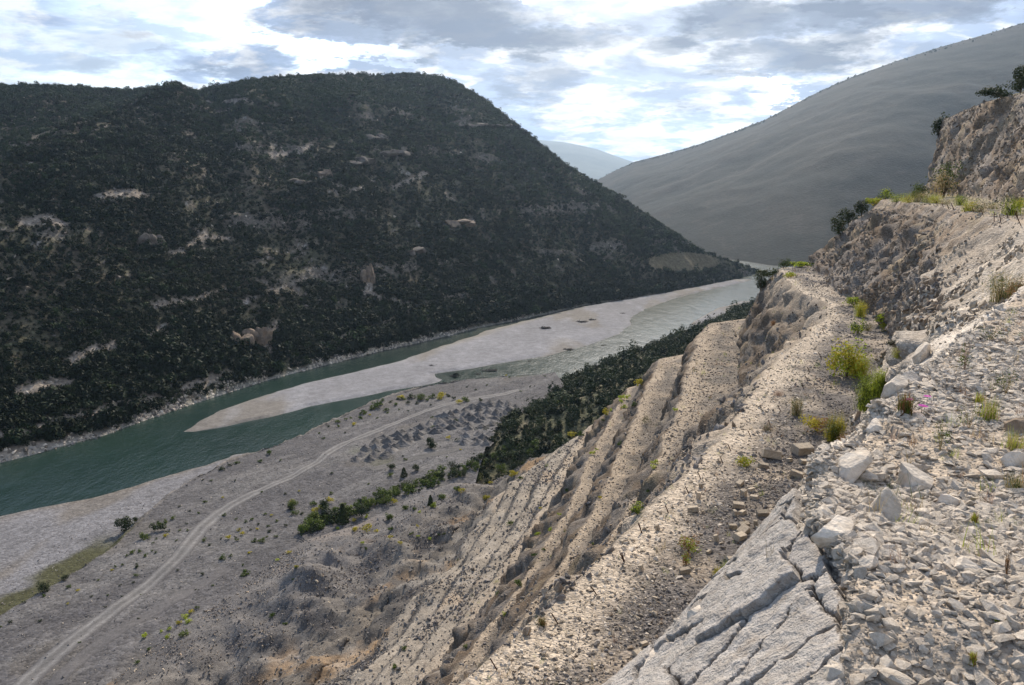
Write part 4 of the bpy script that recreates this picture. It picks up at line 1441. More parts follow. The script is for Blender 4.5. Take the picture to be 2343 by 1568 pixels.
def blades(r, n, h, spread, width, curl=0.35, seg=3):
    V, F = [], []
    for k in range(n):
        an = r.uniform(0, 6.28)
        d = Vector((math.cos(an), math.sin(an), 0))
        s = Vector((-d.y, d.x, 0)) * width * r.uniform(.6, 1.2)
        o = Vector((r.gauss(0, spread * .3), r.gauss(0, spread * .3), 0))
        hh = h * r.uniform(.45, 1.05)
        le = spread * r.uniform(.2, 1)
        i0 = len(V)
        for j in range(seg + 1):
            t_ = j / seg
            c = o + d * le * t_ ** 1.6 + Vector((0, 0, hh * (t_ - curl * .4 * t_ * t_)))
            w_ = s * (1 - t_) + s * .12
            V += [tuple(c - w_), tuple(c + w_)]
        for j in range(seg):
            a = i0 + 2 * j
            F.append((a, a + 1, a + 3, a + 2))
    return np.array(V), np.array(F)


def conifer_like(r, n, size, h, w):
    """upright crown, broad below"""
    V, F = [], []
    for k in range(n):
        t_ = r.random() ** 1.15
        z = h * (.06 + .94 * t_)
        an = r.uniform(0, 6.28)
        lump = .75 + .35 * math.sin(an * 3 + z * 9 / h) * math.cos(z * 13 / h + an)
        rr = w * .5 * (1 - t_) ** .65 * lump * (.45 + .55 * r.random() ** .4) + .02 * w
        p = Vector((math.cos(an) * rr, math.sin(an) * rr, z))
        nrm = Vector((math.cos(an) + r.gauss(0, .5), math.sin(an) + r.gauss(0, .5), .4 + r.gauss(0, .5))).normalized()
        a = nrm.orthogonal().normalized()
        a.rotate(Matrix.Rotation(r.uniform(0, 6.28), 3, nrm))
        b = nrm.cross(a)
        s = size * r.uniform(.6, 1.35)
        i = len(V)
        V += [p - a * s, p - b * s * .6, p + a * s, p + b * s * .6]
        F.append((i, i + 1, i + 2, i + 3))
    return np.array([v[:] for v in V]), np.array(F)


def bush_proto(name, seed, n, size, mat, dims=(1, 1, .8), lumps=6):
    r = random.Random(seed)
    return proto(name, me_of(name, leaf_cloud(r, n, size, dims, .7, lumps), mat))


scrubs = [bush_proto('scrub_shape', 200 + k, 110, .105, M['scrub'], (1, 1, .72 + .05 * k), 5 + k % 3) for k in range(6)]
thicks = [bush_proto('thicket_shape', 220 + k, 170, .085, M['thicket'], (1, 1, .9 + .08 * k), 6) for k in range(6)]

# ------------------------------------------------------------------ scrub of the hills
HFA = grid_faces(nrA, ncA)
bare2 = np.clip(bare * .8 + 0.6 * smooth(fbm(HV, 0.05, 3, off=90), .22, .4), 0, 1)
dens = (1 - np.clip(np.maximum(bare2 * 0.93, trail), 0, 1)) * (1 - fieldm) * (1 - .6 * rockband)
dens = dens * (U < 0.93) * smooth(U, .008, .02) * (1 + 1.2 * smooth(U, .12, .03))
dens = dens * (np.abs(AZ) < .85)
dens = dens / (HV[:, 1] ** .75) * (0.55 + .9 * smooth(fbm(HV, .018, 3, off=70), -.25, .2))
P, idx = sample(HV, HFA, 120000, dens)
sz = np.clip(RN.lognormal(math.log(1.55), .5, len(P)), .6, 5.5) * (0.75 + P[:, 1] / 1100)
foot = smooth(U[HFA[idx]].mean(1), .14, .03)
sz *= 1 + .5 * foot
rt_ = np.stack([RN.normal(0, .15, len(P)), RN.normal(0, .15, len(P)), RN.rand(len(P)) * 6.28], 1)
PP_ = P - np.stack([sz * 0, sz * 0, .12 * sz], 1)
uu_ = U[HFA[idx]].mean(1)
grn_ = RN.rand(len(P)) < (.12 + .75 * smooth(uu_, .25, .75) * (.5 + smooth(fbm(P, .02, 3, off=91), -.2, .3)))
scrubs2 = [bush_proto('green_scrub_shape', 280 + k, 110, .10, M['scrub_green'], (1, 1, .66 + .06 * k), 5 + k % 3) for k in range(4)]
scatter('hill_scrub', PP_[~grn_], rt_[~grn_], sz[~grn_], scrubs, label='dense near black evergreen scrub covering the left hill')
scatter('green_hill_scrub', PP_[grn_], rt_[grn_], sz[grn_], scrubs2, label='greener scrub thickening towards the crest of the left hill')
FB = grid_faces(nrB, ncB)
dens = (RU < .96) * (RU > .84) * (RV[:, 1] > 0) * (np.abs(RV[:, 0] / RV[:, 1]) < .8) * (.35 + smooth(fbm(RV, .006, 3, off=12), .3, -.15))
P, _ = sample(RV, FB, 7000, dens)
sz = np.clip(RN.lognormal(math.log(2.7), .35, len(P)), 1.6, 7)
scatter('far_scrub', P - [0, 0, .6], rrot(len(P), .1), sz, scrubs[:3], label='scrub covering the hazy right hill')

# white rocks along the far waterline
wl = smooth(U, .020, .010) * smooth(U, .0, .004) * (np.abs(AZ) < .8) * (.15 + smooth(fbm(HV, .04, 3, off=81), -.05, .25)) * smooth(HV[:, 1], 520, 330)
P, _ = sample(HV, HFA, 2600, wl)
sz = np.clip(RN.lognormal(math.log(1.3), .5, len(P)), .4, 4.0)
scatter('shore_rubble', P, RN.rand(len(P), 3) * 6.28, sz * .9, whites[:6] + greys[:3], label='pale boulders heaped along the far waterline')
# bare rock showing in the clearings
P, _ = sample(HV, HFA, 13000, (.10 + bare * .6 + rockband * .9 + .5 * smooth(fbm(HV, .13, 3, off=7), .25, .5)) * (U < .9) * (np.abs(AZ) < .8) * (1 - fieldm) / HV[:, 1] ** .5)
sz = np.clip(RN.lognormal(math.log(1.1), .5, len(P)), .4, 4.0)
cliffs = [proto('hill_rock_shape', hull_mesh('stone', 140 + k, 12, (1, .7, .7), M['cliff_rock'])) for k in range(5)]
scatter('hill_rubble', P, RN.rand(len(P), 3) * 6.28, sz, cliffs + tans[:1] + whites[:1] + greys[:2], label='grey rocks breaking through the scrub of the left hill')


# rock outcrops one can tell apart
def outcrop(mx, my, wpx, hpx, label, seed, tint='tan'):
    h = Terrain.pick(mx, my, ('hill',))
    if h is None:
        return
    D = h[0].y
    wid, hei = wpx / 1786 * D, hpx / 1786 * D
    r = random.Random(seed)
    parts_ = []
    base_o = bpy.data.objects.new('rock_outcrop', None)
    base_o.location = h[0]
    COL.objects.link(base_o)
    tag(base_o, label, 'rock outcrop')
    k = max(3, int(wpx / 16))
    for i in range(k):
        f = (i + .5) / k - .5
        hh = hei * (1 - 1.2 * f * f) * r.uniform(.6, 1.1)
        me = boulder_mesh('rock', seed * 10 + i, (wid / k * 2.3, wid / k * 1.8, hh * 1.15), 14, 3, M['cliff_tan' if tint == 'tan' else 'cliff_rock'], .06)
        hp = Terrain.pick(mx + f * wpx, my + r.uniform(-.12, .12) * hpx, ('hill',))
        loc = (hp[0] - h[0]) if hp else Vector((f * wid, 0, 0))
        obj('rock', me, loc + Vector((0, 0, hh * .15)), (0, 0, r.uniform(-.5, .5)), parent=base_o)


M['cliff_tan'] = rock_mat('orange_tan_cliff', (0.30, 0.225, 0.16), (0.15, 0.125, 0.105), .5, 1.0, .5, .2)
outcrop(842, 640, 26, 62, 'tall narrow tan cliff standing out of the scrub in the middle of the left hill', 1)
outcrop(575, 782, 80, 60, 'broad tan and pink cliff above the river on the lower left hill', 2)
outcrop(905, 352, 60, 22, 'grey rock step high on the left hill with a tan face', 3, 'grey')
outcrop(745, 404, 26, 28, 'small blocky tan outcrop on the upper middle of the left hill', 4)
outcrop(345, 555, 50, 40, 'pointed grey outcrop in the dark scrub of the left slope', 5, 'grey')
outcrop(1052, 512, 62, 18, 'low wide reddish outcrop in the scrub right of the middle of the hill', 6)
outcrop(690, 420, 50, 22, 'low grey rock band left of the blocky tan outcrop', 7, 'grey')
outcrop(825, 372, 60, 16, 'thin grey rock ledge beneath the upper rock step', 8, 'grey')
outcrop(950, 580, 40, 18, 'small grey outcrop low on the middle of the left hill', 9, 'grey')
outcrop(860, 318, 40, 16, 'small grey rock step near the crest of the left hill', 10, 'grey')
outcrop(1110, 288, 130, 10, 'long thin rock band running to the right skyline of the left hill', 11, 'grey')

# thicket on the bank right of the river
NFc = up_faces(len(ysn), len(NAT_V) // len(ysn))
dn = ((NAT_S > 2.0) & (NAT_S < np.where(NAT_V[:, 1] > 300, 4.97, 5.9))) * (NAT_V[:, 1] < 700) / NAT_V[:, 1] ** 1.1
P, _ = sample(NAT_V, NFc, 14000, dn)
sz = np.clip(RN.lognormal(math.log(1.8), .45, len(P)), .9, 6.0) * (.8 + P[:, 1] / 900)
sz *= np.where(P[:, 2] < -74, .62, 1)
scatter('bank_thicket', P - np.stack([sz * 0, sz * 0, .12 * sz], 1), rrot(len(P), .12), sz, thicks + scrubs[:3], label='dense dark thicket on the bank between river and quarry')

# grassy hollow with bushes beyond the edge of the lower slope
hol = []
for _ in range(260):
    a, b_ = R.uniform(690, 1240), 0
    lo_ = np.interp(a, [690, 860, 1000, 1240], [1230, 1160, 1110, 1030])
    b_ = lo_ - R.uniform(0, 26)
    h = Terrain.pick(a, b_, ('flat', 'bank', 'quarry'))
    if h:
        hol.append(h[0][:])
P = np.array(hol)
sz = np.clip(RN.lognormal(math.log(1.3), .4, len(P)), .6, 3)
grn = [bush_proto('hollow_bush_shape', 260 + k, 150, .09, M['green'], (1, 1, .8), 5) for k in range(4)]
scatter('hollow_undergrowth', P, rrot(len(P), .1), sz, grn + thicks[:2], label='green undergrowth in the hollow behind the lower slope')


# ------------------------------------------------------------------ shrubs and little trees one can count
def zpt(sx, sy, ox, oy, k):
    """a reading from an enlarged crop (offset and scale in photograph pixels) as a bearing on the 2342-wide sheet"""
    return (ox + k * sx) / 1.6533, (oy + k * sy) / 1.6533


def TRACKSIDE(mx, my):
    tx = np.interp(my, [905, 945, 1025, 1120, 1220, 1330, 1440, 1568], [1130, 960, 765, 600, 450, 350, 200, 52])
    side = 'right of the pale track' if mx > tx else 'left of the pale track'
    return side + (', far end' if my < 1010 else ', midway' if my < 1240 else ', near end')


shrub_meshes = {}
for key, mt in (('flat', 'green'), ('dark', 'dark_green'), ('lime', 'lime'), ('olive', 'yellow')):
    shrub_meshes[key] = [me_of('shrub', leaf_cloud(random.Random(300 + 7 * k + len(key)), 190, .075, (1, 1, .75), .6, 5), M[mt]) for k in range(4)]


def shrub_at(mx, my, wpx, key, name, label, cat, group, names=None):
    h = Terrain.pick(mx, my, names)
    if h is None:
        return
    D = h[0].y
    s = wpx * 1.2 / 1786 * D
    s = min(max(s, .25), 7)
    if '{' in label:
        colr = {'flat': 'mid green', 'dark': 'dark green', 'lime': 'bright green', 'olive': 'yellowish'}[key]
        label = label.format(('big' if wpx > 13 else 'medium' if wpx > 8 else 'tiny') + ' ' + colr, TRACKSIDE(mx, my))
    o = obj(name, R.choice(shrub_meshes[key]), h[0] - Vector((0, 0, .06 * s)), (0, 0, R.uniform(0, 6.28)), (s, s, s * R.uniform(.75, 1.1)))
    tag(o, label, cat, group)
    return o


flat_px = [(1345, 205), (1405, 210), (1563, 210), (1478, 326), (1360, 350, 30), (1320, 425), (1260, 412), (1490, 442, 28), (1570, 467), (1635, 484, 26), (1675, 470, 30), (1715, 500),
           (1757, 433, 26), (1803, 440), (1845, 478, 26), (1780, 512, 26), (1710, 533), (1665, 535), (1588, 540, 28), (1614, 566, 30), (1568, 590), (1575, 607, 26), (1523, 592, 40),
           (1465, 596), (1357, 608, 32), (1394, 638, 28), (1783, 550, 34), (1775, 582), (1835, 583, 26), (1695, 617, 38), (1738, 618, 46), (1900, 510, 28), (1945, 360, 36), (1940, 395, 46),
           (1953, 430, 50), (2000, 430, 30), (2050, 465, 60), (2085, 370, 50), (2095, 420, 50), (2100, 455, 40), (2160, 400, 55), (2190, 355, 50), (2200, 300), (2195, 452, 36),
           (1055, 540, 90), (1100, 488, 40), (1150, 460, 36), (1060, 500, 40), (960, 590, 70), (1103, 578, 36), (1115, 550, 28), (1040, 598), (1018, 625), (1170, 605), (880, 688, 40), (930, 678, 28),
           (968, 710, 30), (1010, 675), (1035, 687), (845, 708), (768, 780), (815, 770), (745, 805), (910, 783, 40), (903, 838, 32), (888, 888), (800, 905), (810, 978), (712, 972),
           (610, 980), (518, 940, 26), (450, 920, 34), (268, 1143, 28), (63, 1153, 28), (530, 1287), (920, 1125), (1298, 933), (940, 965), (1345, 832, 26), (1480, 728, 50), (1535, 712, 26),
           (655, 870), (1195, 383), (1240, 497), (1190, 540), (1250, 540), (2205, 160), (1895, 297), (1990, 280), (1740, 287), (1725, 85, 34), (1865, 75), (1785, 33, 40), (1475, 135, 44), (1525, 108, 30),
           (1570, 92, 40), (5, 1180), (315, 940, 36), (300, 975, 30), (450, 1030), (160, 1020, 26), (1410, 905), (1180, 806), (700, 1050), (1130, 1180, 20), (1610, 770, 20)]
for q in flat_px:
    mx, my = zpt(q[0], q[1], 0, 1700, .569)
    shrub_at(mx, my, (q[2] if len(q) > 2 else 20) * .569 / 1.6533 * 1.05, R.choice(['flat', 'flat', 'flat', 'dark', 'dark', 'olive']), 'flat_shrub', '{} shrub on the gravel flat {}', 'shrub',
             'small shrubs dotted over the gravel flat')
flat_px2 = [(640, 550, 60), (590, 560, 40), (535, 600, 40), (575, 555, 50), (405, 615, 80), (465, 635, 40), (330, 655, 50), (295, 692, 36), (252, 735, 34), (140, 718, 40), (75, 748, 30), (190, 790),
            (785, 553, 50), (850, 545, 60), (830, 560, 40), (900, 540, 40), (550, 560, 30), (500, 580, 30), (1010, 575, 60), (970, 590, 50), (1120, 570, 34), (783, 688, 26), (945, 718, 50), (790, 755, 30), (600, 972, 30),
            (583, 948), (500, 1080, 44), (430, 962), (890, 830, 34), (605, 1305, 44), (660, 1308, 26), (430, 600, 40), (370, 630, 40), (450, 570, 30), (480, 655, 24), (620, 590, 34), (700, 560, 40), (750, 570, 34),
            (680, 590, 30), (10, 795, 20), (45, 830, 24), (770, 600), (930, 560, 30), (1020, 478), (1080, 498), (1155, 465), (1285, 402), (1310, 412), (1450, 475), (1385, 505), (1550, 405), (150, 745, 26), (195, 700, 26), (230, 690, 24), (290, 660, 28), (360, 670, 22), (410, 690), (560, 630), (620, 640), (100, 1065), (95, 1200, 26), (350, 1140, 22), (975, 905), (880, 955)]
for q in flat_px2:
    mx, my = zpt(q[0], q[1], 1200, 1200, .5548)
    shrub_at(mx, my, (q[2] if len(q) > 2 else 18) * .5548 / 1.6533, R.choice(['flat', 'flat', 'flat', 'dark', 'dark', 'olive']), 'bank_shrub', '{} shrub on the upper flat {}', 'shrub',
             'low shrubs along the river side of the gravel flat')
slope_px = [(845, 1245, 70), (795, 1290, 44), (520, 1270, 50), (335, 1368, 36), (485, 1375, 50), (950, 1185, 50), (985, 1192, 54), (1147, 1238, 44), (1183, 1137, 34), (1340, 1080, 60), (1380, 1100, 40),
            (95, 1365, 44), (1700, 1185, 36), (1320, 1085, 30), (250, 1390, 30), (20, 1300, 40), (700, 1330, 26)]
for q in slope_px:
    mx, my = zpt(q[0], q[1], 1200, 1200, .5548)
    shrub_at(mx, my, q[2] * .5548 / 1.6533, R.choice(['lime', 'olive', 'flat', 'flat']), 'slope_shrub', '{} rounded shrub on the grey rubble edge, {}', 'shrub', 'yellowish shrubs on the rubble slope')
slope_px2 = [(620, 270, 50), (410, 345, 50), (480, 355, 70), (545, 355, 36), (630, 345, 40), (632, 395, 36), (763, 372, 30), (805, 385, 26), (878, 405, 28), (937, 372, 22), (970, 372, 22), (455, 428, 26), (690, 432, 36),
             (480, 462, 24), (35, 582, 28), (10, 660, 20), (800, 320, 20), (400, 290, 26), (295, 340, 30), (728, 208, 44), (780, 212, 26), (905, 195, 40), (1235, 148, 44), (1700, 250, 30), (1600, 470, 30), (1390, 310, 50), (1440, 690, 60),
             (1320, 755, 46), (1105, 1090, 50), (707, 1100, 46), (655, 1215, 50), (1580, 210, 24), (1955, 145, 26), (1912, 435, 30), (1645, 345, 30), (1560, 370, 40), (1060, 535, 24), (1545, 510, 50), (1350, 880, 34)]
for q in slope_px2:
    mx, my = zpt(q[0], q[1], 1100, 1800, .5975)
    shrub_at(mx, my, q[2] * .5975 / 1.6533, R.choice(['olive', 'flat', 'flat', 'lime']), 'slope_shrub', '{} shrub on the lower slope, {}', 'shrub', 'small shrubs on the lower quarry slope')
for q in [(1845, 738, 30), (1272, 1090, 44), (1230, 1120, 50), (1310, 1052, 32), (1210, 1240, 70), (1112, 1250, 44), (1078, 1212, 28), (1130, 1200, 30), (962, 1250, 50), (1810, 1110, 44), (1895, 1165, 36), (1660, 690, 30),
          (1920, 690, 36), (1970, 785, 30), (1640, 835, 70), (990, 1330, 34), (915, 1420, 40), (1190, 1160, 40), (1250, 1150, 50)]:
    mx, my = zpt(q[0], q[1], 0, 1700, .569)
    shrub_at(mx, my, q[2] * .569 / 1.6533, R.choice(['flat', 'olive', 'lime']), 'mound_shrub', 'green shrub on the dark mounds of spoil at the foot of the slope', 'shrub', 'shrubs on the dark spoil mounds')
for q in [(1875, 935, 45), (2065, 875, 55), (1740, 820, 80), (1805, 810, 60), (1965, 665, 60), (2005, 640, 30), (2090, 560, 80), (2070, 580, 40), (2200, 480, 90), (2095, 620, 50), (2160, 605, 50), (2640 - 200, 640, 40), (1905, 900, 30), (1640, 590, 36), (1480, 622, 20),
          (2300, 1000, 60), (2290, 1030, 50), (2255, 1190, 50), (1940, 705, 30)]:
    mx, my = zpt(q[0], q[1], 1200, 1200, .5548)
    shrub_at(mx, my, q[2] * .5548 / 1.6533 * .9, R.choice(['lime', 'lime', 'olive', 'flat']), 'terrace_shrub', 'bright green low shrub on a lower quarry bench', 'shrub', 'low green shrubs on the lower quarry benches')


def tree_at(mx, my, hpx, wpx, mat, label, seed, shape='cone', names=None, name='small_tree', leaf=.05, n=900, cat='tree'):
    h = Terrain.pick(mx, my, names)
    if h is None:
        return None
    D = h[0].y
    H_, W_ = hpx / 1786 * D, wpx / 1786 * D
    r = random.Random(seed)
    e = bpy.data.objects.new(name, None)
    e.location = h[0] - Vector((0, 0, .05 * H_))
    COL.objects.link(e)
    tag(e, label, cat)
    path = [(r.gauss(0, .01 * H_), r.gauss(0, .01 * H_), H_ * .85 * i / 5) for i in range(6)]
    tr = [tube(path, [H_ * .028 * (1 - .8 * i / 5) for i in range(6)], 6)]
    for k in range(6):
        z0 = H_ * r.uniform(.15, .6)
        an = r.uniform(0, 6.28)
        tr.append(tube([(0, 0, z0), (math.cos(an) * W_ * .2, math.sin(an) * W_ * .2, z0 + H_ * .08), (math.cos(an) * W_ * .36, math.sin(an) * W_ * .36, z0 + H_ * .2)], [H_ * .012, H_ * .008, H_ * .003], 4))
    obj('trunk', me_of('trunk', join_geo(tr), M['stem']), parent=e)
    if shape == 'cone':
        VF = conifer_like(r, n, leaf * H_, H_, W_)
    else:
        VF = leaf_cloud(r, n, leaf * H_, (W_ * 1.15, W_ * 1.15, H_), .5, 8, base=.08)
    obj('crown', me_of('crown', VF, M[mat]), parent=e)
    return e


tree_at(785, 1196, 52, 40, 'dark_green', 'tallest dark conical tree at the back edge of the grey rubble slope', 401)
tree_at(828, 1182, 36, 36, 'dark_green', 'broad dark green bush tree just right of the tallest conical tree', 402, 'round')
tree_at(985, 1158, 30, 22, 'dark_green', 'lone small dark conical tree on the rubble slope near the shrub pair', 403)
tree_at(987, 1024, 30, 24, 'dark_green', 'lone dark rounded tree beside the rows of tipped gravel heaps', 404, 'round')
tree_at(893, 1074, 20, 20, 'dark_green', 'small dark tree on the flat left of the track', 405, 'round')
tree_at(924, 1090, 24, 24, 'dark_green', 'small dark pyramid tree at the left end of the grassy hollow', 406)
tree_at(951, 1075, 20, 16, 'dark_green', 'small slim dark tree right of the pyramid tree', 407, 'round')
tree_at(290, 1214, 46, 38, 'dark_green', 'dark leafy tree standing alone on the river bank edge at left', 408, 'round', names=('flat',))
tree_at(310, 1196, 18, 14, 'dark_green', 'little dark tree close beside the lone bank edge tree', 409, 'round', names=('flat',))
tree_at(102, 1352, 28, 34, 'dark_green', 'dark bush tree on the lower left bank edge', 410, 'round', names=('flat',))
tree_at(150, 1326, 16, 18, 'dark_green', 'small dark bush in the green strip below the bank edge', 411, 'round', names=('flat',))
tree_at(964, 915, 20, 26, 'green', 'tallest green bush on the riverside edge of the flat', 412, 'round')
tree_at(670, 1165, 26, 22, 'green', 'upright green bush left of the dense group of bushes', 413, 'round')
tree_at(717, 1190, 26, 26, 'green', 'green bush in the middle of the bush group on the flat', 414, 'round')
tree_at(741, 1165, 28, 24, 'dark_green', 'dark green bush above the tallest conical tree', 415, 'round')
for k, (a, b_, hp, wp) in enumerate([(1089, 1103, 26, 30), (1043, 1092, 30, 26), (1035, 1075, 26, 22), (1078, 1072, 28, 24), (1100, 1052, 22, 20), (1120, 1070, 28, 22), (1146, 1084, 30, 28), (1168, 1052, 28, 24),
                                     (1188, 1052, 30, 28), (1212, 1045, 26, 24), (1190, 1068, 22, 22), (930, 1118, 26, 40), (880, 1152, 30, 40), (1060, 1090, 20, 18), (1010, 1095, 20, 18), (985, 1100, 16, 18)]):
    tree_at(a, b_, hp, wp, ('green', 'dark_green', 'thicket')[k % 3], ('low bushy green tree', 'dark round bushy tree', 'olive bushy tree')[k % 3] + ' by the grassy hollow, ' +
            ['at its right end', 'towards its middle', 'left of its middle', 'behind the others', 'at the back of the row', 'small and upright', 'broad and close to the rubble', 'tall at the right', 'beside the tall right one',
             'nearest the dark thicket', 'low at the right', 'lowest and far left', 'at the left end', 'narrow in the middle', 'small near the left', 'lowest of the small left ones'][k], 420 + k, 'round', n=500)

# ------------------------------------------------------------------ tipped gravel heaps on the flat
def heap_mesh(seed):
    r = random.Random(seed)
    nr_, nc_ = 9, 16
    V = []
    for i in range(nr_):
        t_ = i / (nr_ - 1)
        for j in range(nc_):
            an = 6.2832 * j / nc_
            rr = .5 * t_ * (1 + .16 * math.sin(an * 2 + seed) + .08 * math.sin(an * 5 + seed * 2))
            V.append((rr * math.cos(an), rr * math.sin(an) * .85, .30 * (1 - t_ ** 1.3) ** 1.4 + .05 * math.sin(an + seed) * (1 - t_) - .02))
    V = np.array(V)
    V += .035 * np.stack([fbm(V, 5, 2, off=seed), fbm(V, 5, 2, off=seed + 5), fbm(V, 6, 3, off=seed + 9)], 1) * 1.5
    F = []
    for i in range(nr_ - 1):
        for j in range(nc_):
            F.append((i * nc_ + j, (i + 1) * nc_ + j, (i + 1) * nc_ + (j + 1) % nc_, i * nc_ + (j + 1) % nc_))
    return me_of('heap', (V, np.array(F)), M['heap'])


M['heap'] = rock_mat('tipped_gravel', (0.11, 0.105, 0.105), (0.18, 0.17, 0.163), 1.2, 1.0, .12, .25)
heaps = [heap_mesh(k) for k in range(6)]


def inside(px_, py_, poly):
    c = False
    j = len(poly) - 1
    for i in range(len(poly)):
        if (poly[i][1] > py_) != (poly[j][1] > py_) and px_ < (poly[j][0] - poly[i][0]) * (py_ - poly[i][1]) / (poly[j][1] - poly[i][1] + 1e-9) + poly[i][0]:
            c = not c
        j = i
    return c


pa = [zpt(a, b_, 1200, 1200, .5548) for a, b_ in [(225, 965), (395, 850), (560, 775), (700, 750), (850, 680), (1150, 575), (1350, 600), (1380, 640), (1250, 680), (1160, 760), (960, 760), (740, 800), (560, 900), (420, 960), (300, 985)]]
pb = [zpt(a, b_, 1200, 1200, .5548) for a, b_ in [(930, 845), (1010, 800), (1190, 785), (1300, 830), (1200, 860), (1000, 870)]]
got = []
for poly, want in ((pa, 120), (pb, 22)):
    xs_ = [q[0] for q in poly]
    ys_ = [q[1] for q in poly]
    n0, tries = len(got), 0
    while len(got) - n0 < want and tries < 6000:
        tries += 1
        a, b_ = R.uniform(min(xs_), max(xs_)), R.uniform(min(ys_), max(ys_))
        if not inside(a, b_, poly):
            continue
        h = Terrain.pick(a, b_, ('flat',))
        if h is None or any((h[0] - g).length < 2.7 for g in got):
            continue
        got.append(h[0])
for g in got:
    s = R.uniform(4.2, 5.6)
    o = obj('gravel_heap', R.choice(heaps), g - Vector((0, 0, .05)), (0, 0, R.uniform(0, 6.28)), (s * R.uniform(.75, 1.3), s * R.uniform(.75, 1.2), s * R.uniform(.55, 1.15)))
    hw = s * o.scale.z / s
    lab = ('tall ' if o.scale.z > s * 1.0 else 'low ' if o.scale.z < s * .75 else '') + 'grey gravel heap ' + (
        'in the small cluster behind the faint track' if g.y < 205 else 'at the left end of the field of heaps' if g.x < -36 else 'near the middle of the field of heaps' if g.x < -16 else 'at the right end of the heap field by the thicket')
    tag(o, lab, 'gravel heap', 'tipped gravel heaps')


# ------------------------------------------------------------------ tracks
def track(name, pix, width, label, z=.10, tone=(0.155, 0.149, 0.146), twin=True):
    pts = []
    for a, b_ in pix:
        h = Terrain.pick(a, b_, ('flat',))
        if h:
            pts.append(np.array(h[0]))
    pts = np.array(pts)
    seg = np.concatenate([[0], np.cumsum(np.linalg.norm(np.diff(pts, axis=0), axis=1))])
    n = int(seg[-1] / 1.2)
    tt = np.linspace(0, seg[-1], n)
    # smooth interpolation
    P = np.stack([np.interp(tt, seg, pts[:, k]) for k in range(3)], 1)
    for _ in range(14):
        P[1:-1] = (P[:-2] + P[2:] + 2 * P[1:-1]) / 4
    d = np.gradient(P, axis=0)
    nrm = np.stack([-d[:, 1], d[:, 0]], 1)
    nrm /= np.linalg.norm(nrm, axis=1)[:, None]
    cs = np.linspace(-1, 1, 15)
    V, C = [], []
    for i in range(n):
        w_ = width * .5 * (1 + .12 * math.sin(i * .13) + .1 * math.sin(i * .041))
        for c in cs:
            x, y = P[i, 0] + nrm[i, 0] * w_ * c, P[i, 1] + nrm[i, 1] * w_ * c
            h = Terrain.drop(x, y, ('flat',), top=-40)
            zz_ = h[0].z if h else P[i, 2]
            edge_ = -.18 if abs(c) > .95 else 0
            V.append((x, y, zz_ + z + edge_))
            k = 1.0
            if twin:
                k = .92 + .38 * math.exp(-((abs(c) - .45) / .16) ** 2) - .10 * math.exp(-(c / .18) ** 2)
            e_ = smooth(np.array([abs(c)]), .6, 1.0)[0]
            C.append([tone[j] * k * (1 - e_) + (0.095, .091, .093)[j] * e_ for j in range(3)])
    o = mesh_from(name, np.array(V), grid_faces(n, 15), M['track'], np.array(C))
    tag(o, label, kind='structure')


M['track'] = terrain_mat('dusty_track', (0.2, 1.2, 5.0), bump=.3, speck=.12, bdist=.05)
track('dirt_road', [(-20, 1670), (15, 1615), (52, 1568), (90, 1530), (135, 1490), (200, 1440), (280, 1380), (350, 1330), (410, 1275), (450, 1220), (490, 1180), (540, 1148), (600, 1120), (680, 1085), (730, 1055), (765, 1025), (830, 998),
                     (900, 970), (960, 945), (1020, 926), (1070, 914), (1130, 906), (1190, 892)], 3.8, 'dusty pale track with two wheel ruts winding over the gravel flat')
track('side_track_path', [(125, 1568), (150, 1530), (200, 1490), (270, 1445), (330, 1410), (400, 1370), (470, 1330), (520, 1300)], 3.0, 'faint second track beside the main one at lower left', .06, (.118, .112, .112), False)
track('back_track_path', [(850, 1075), (930, 1052), (1000, 1040), (1060, 1022), (1130, 1012), (1190, 1000)], 3.4, 'pale faint track running behind the gravel heaps', .06, (.122, .116, .112), False)

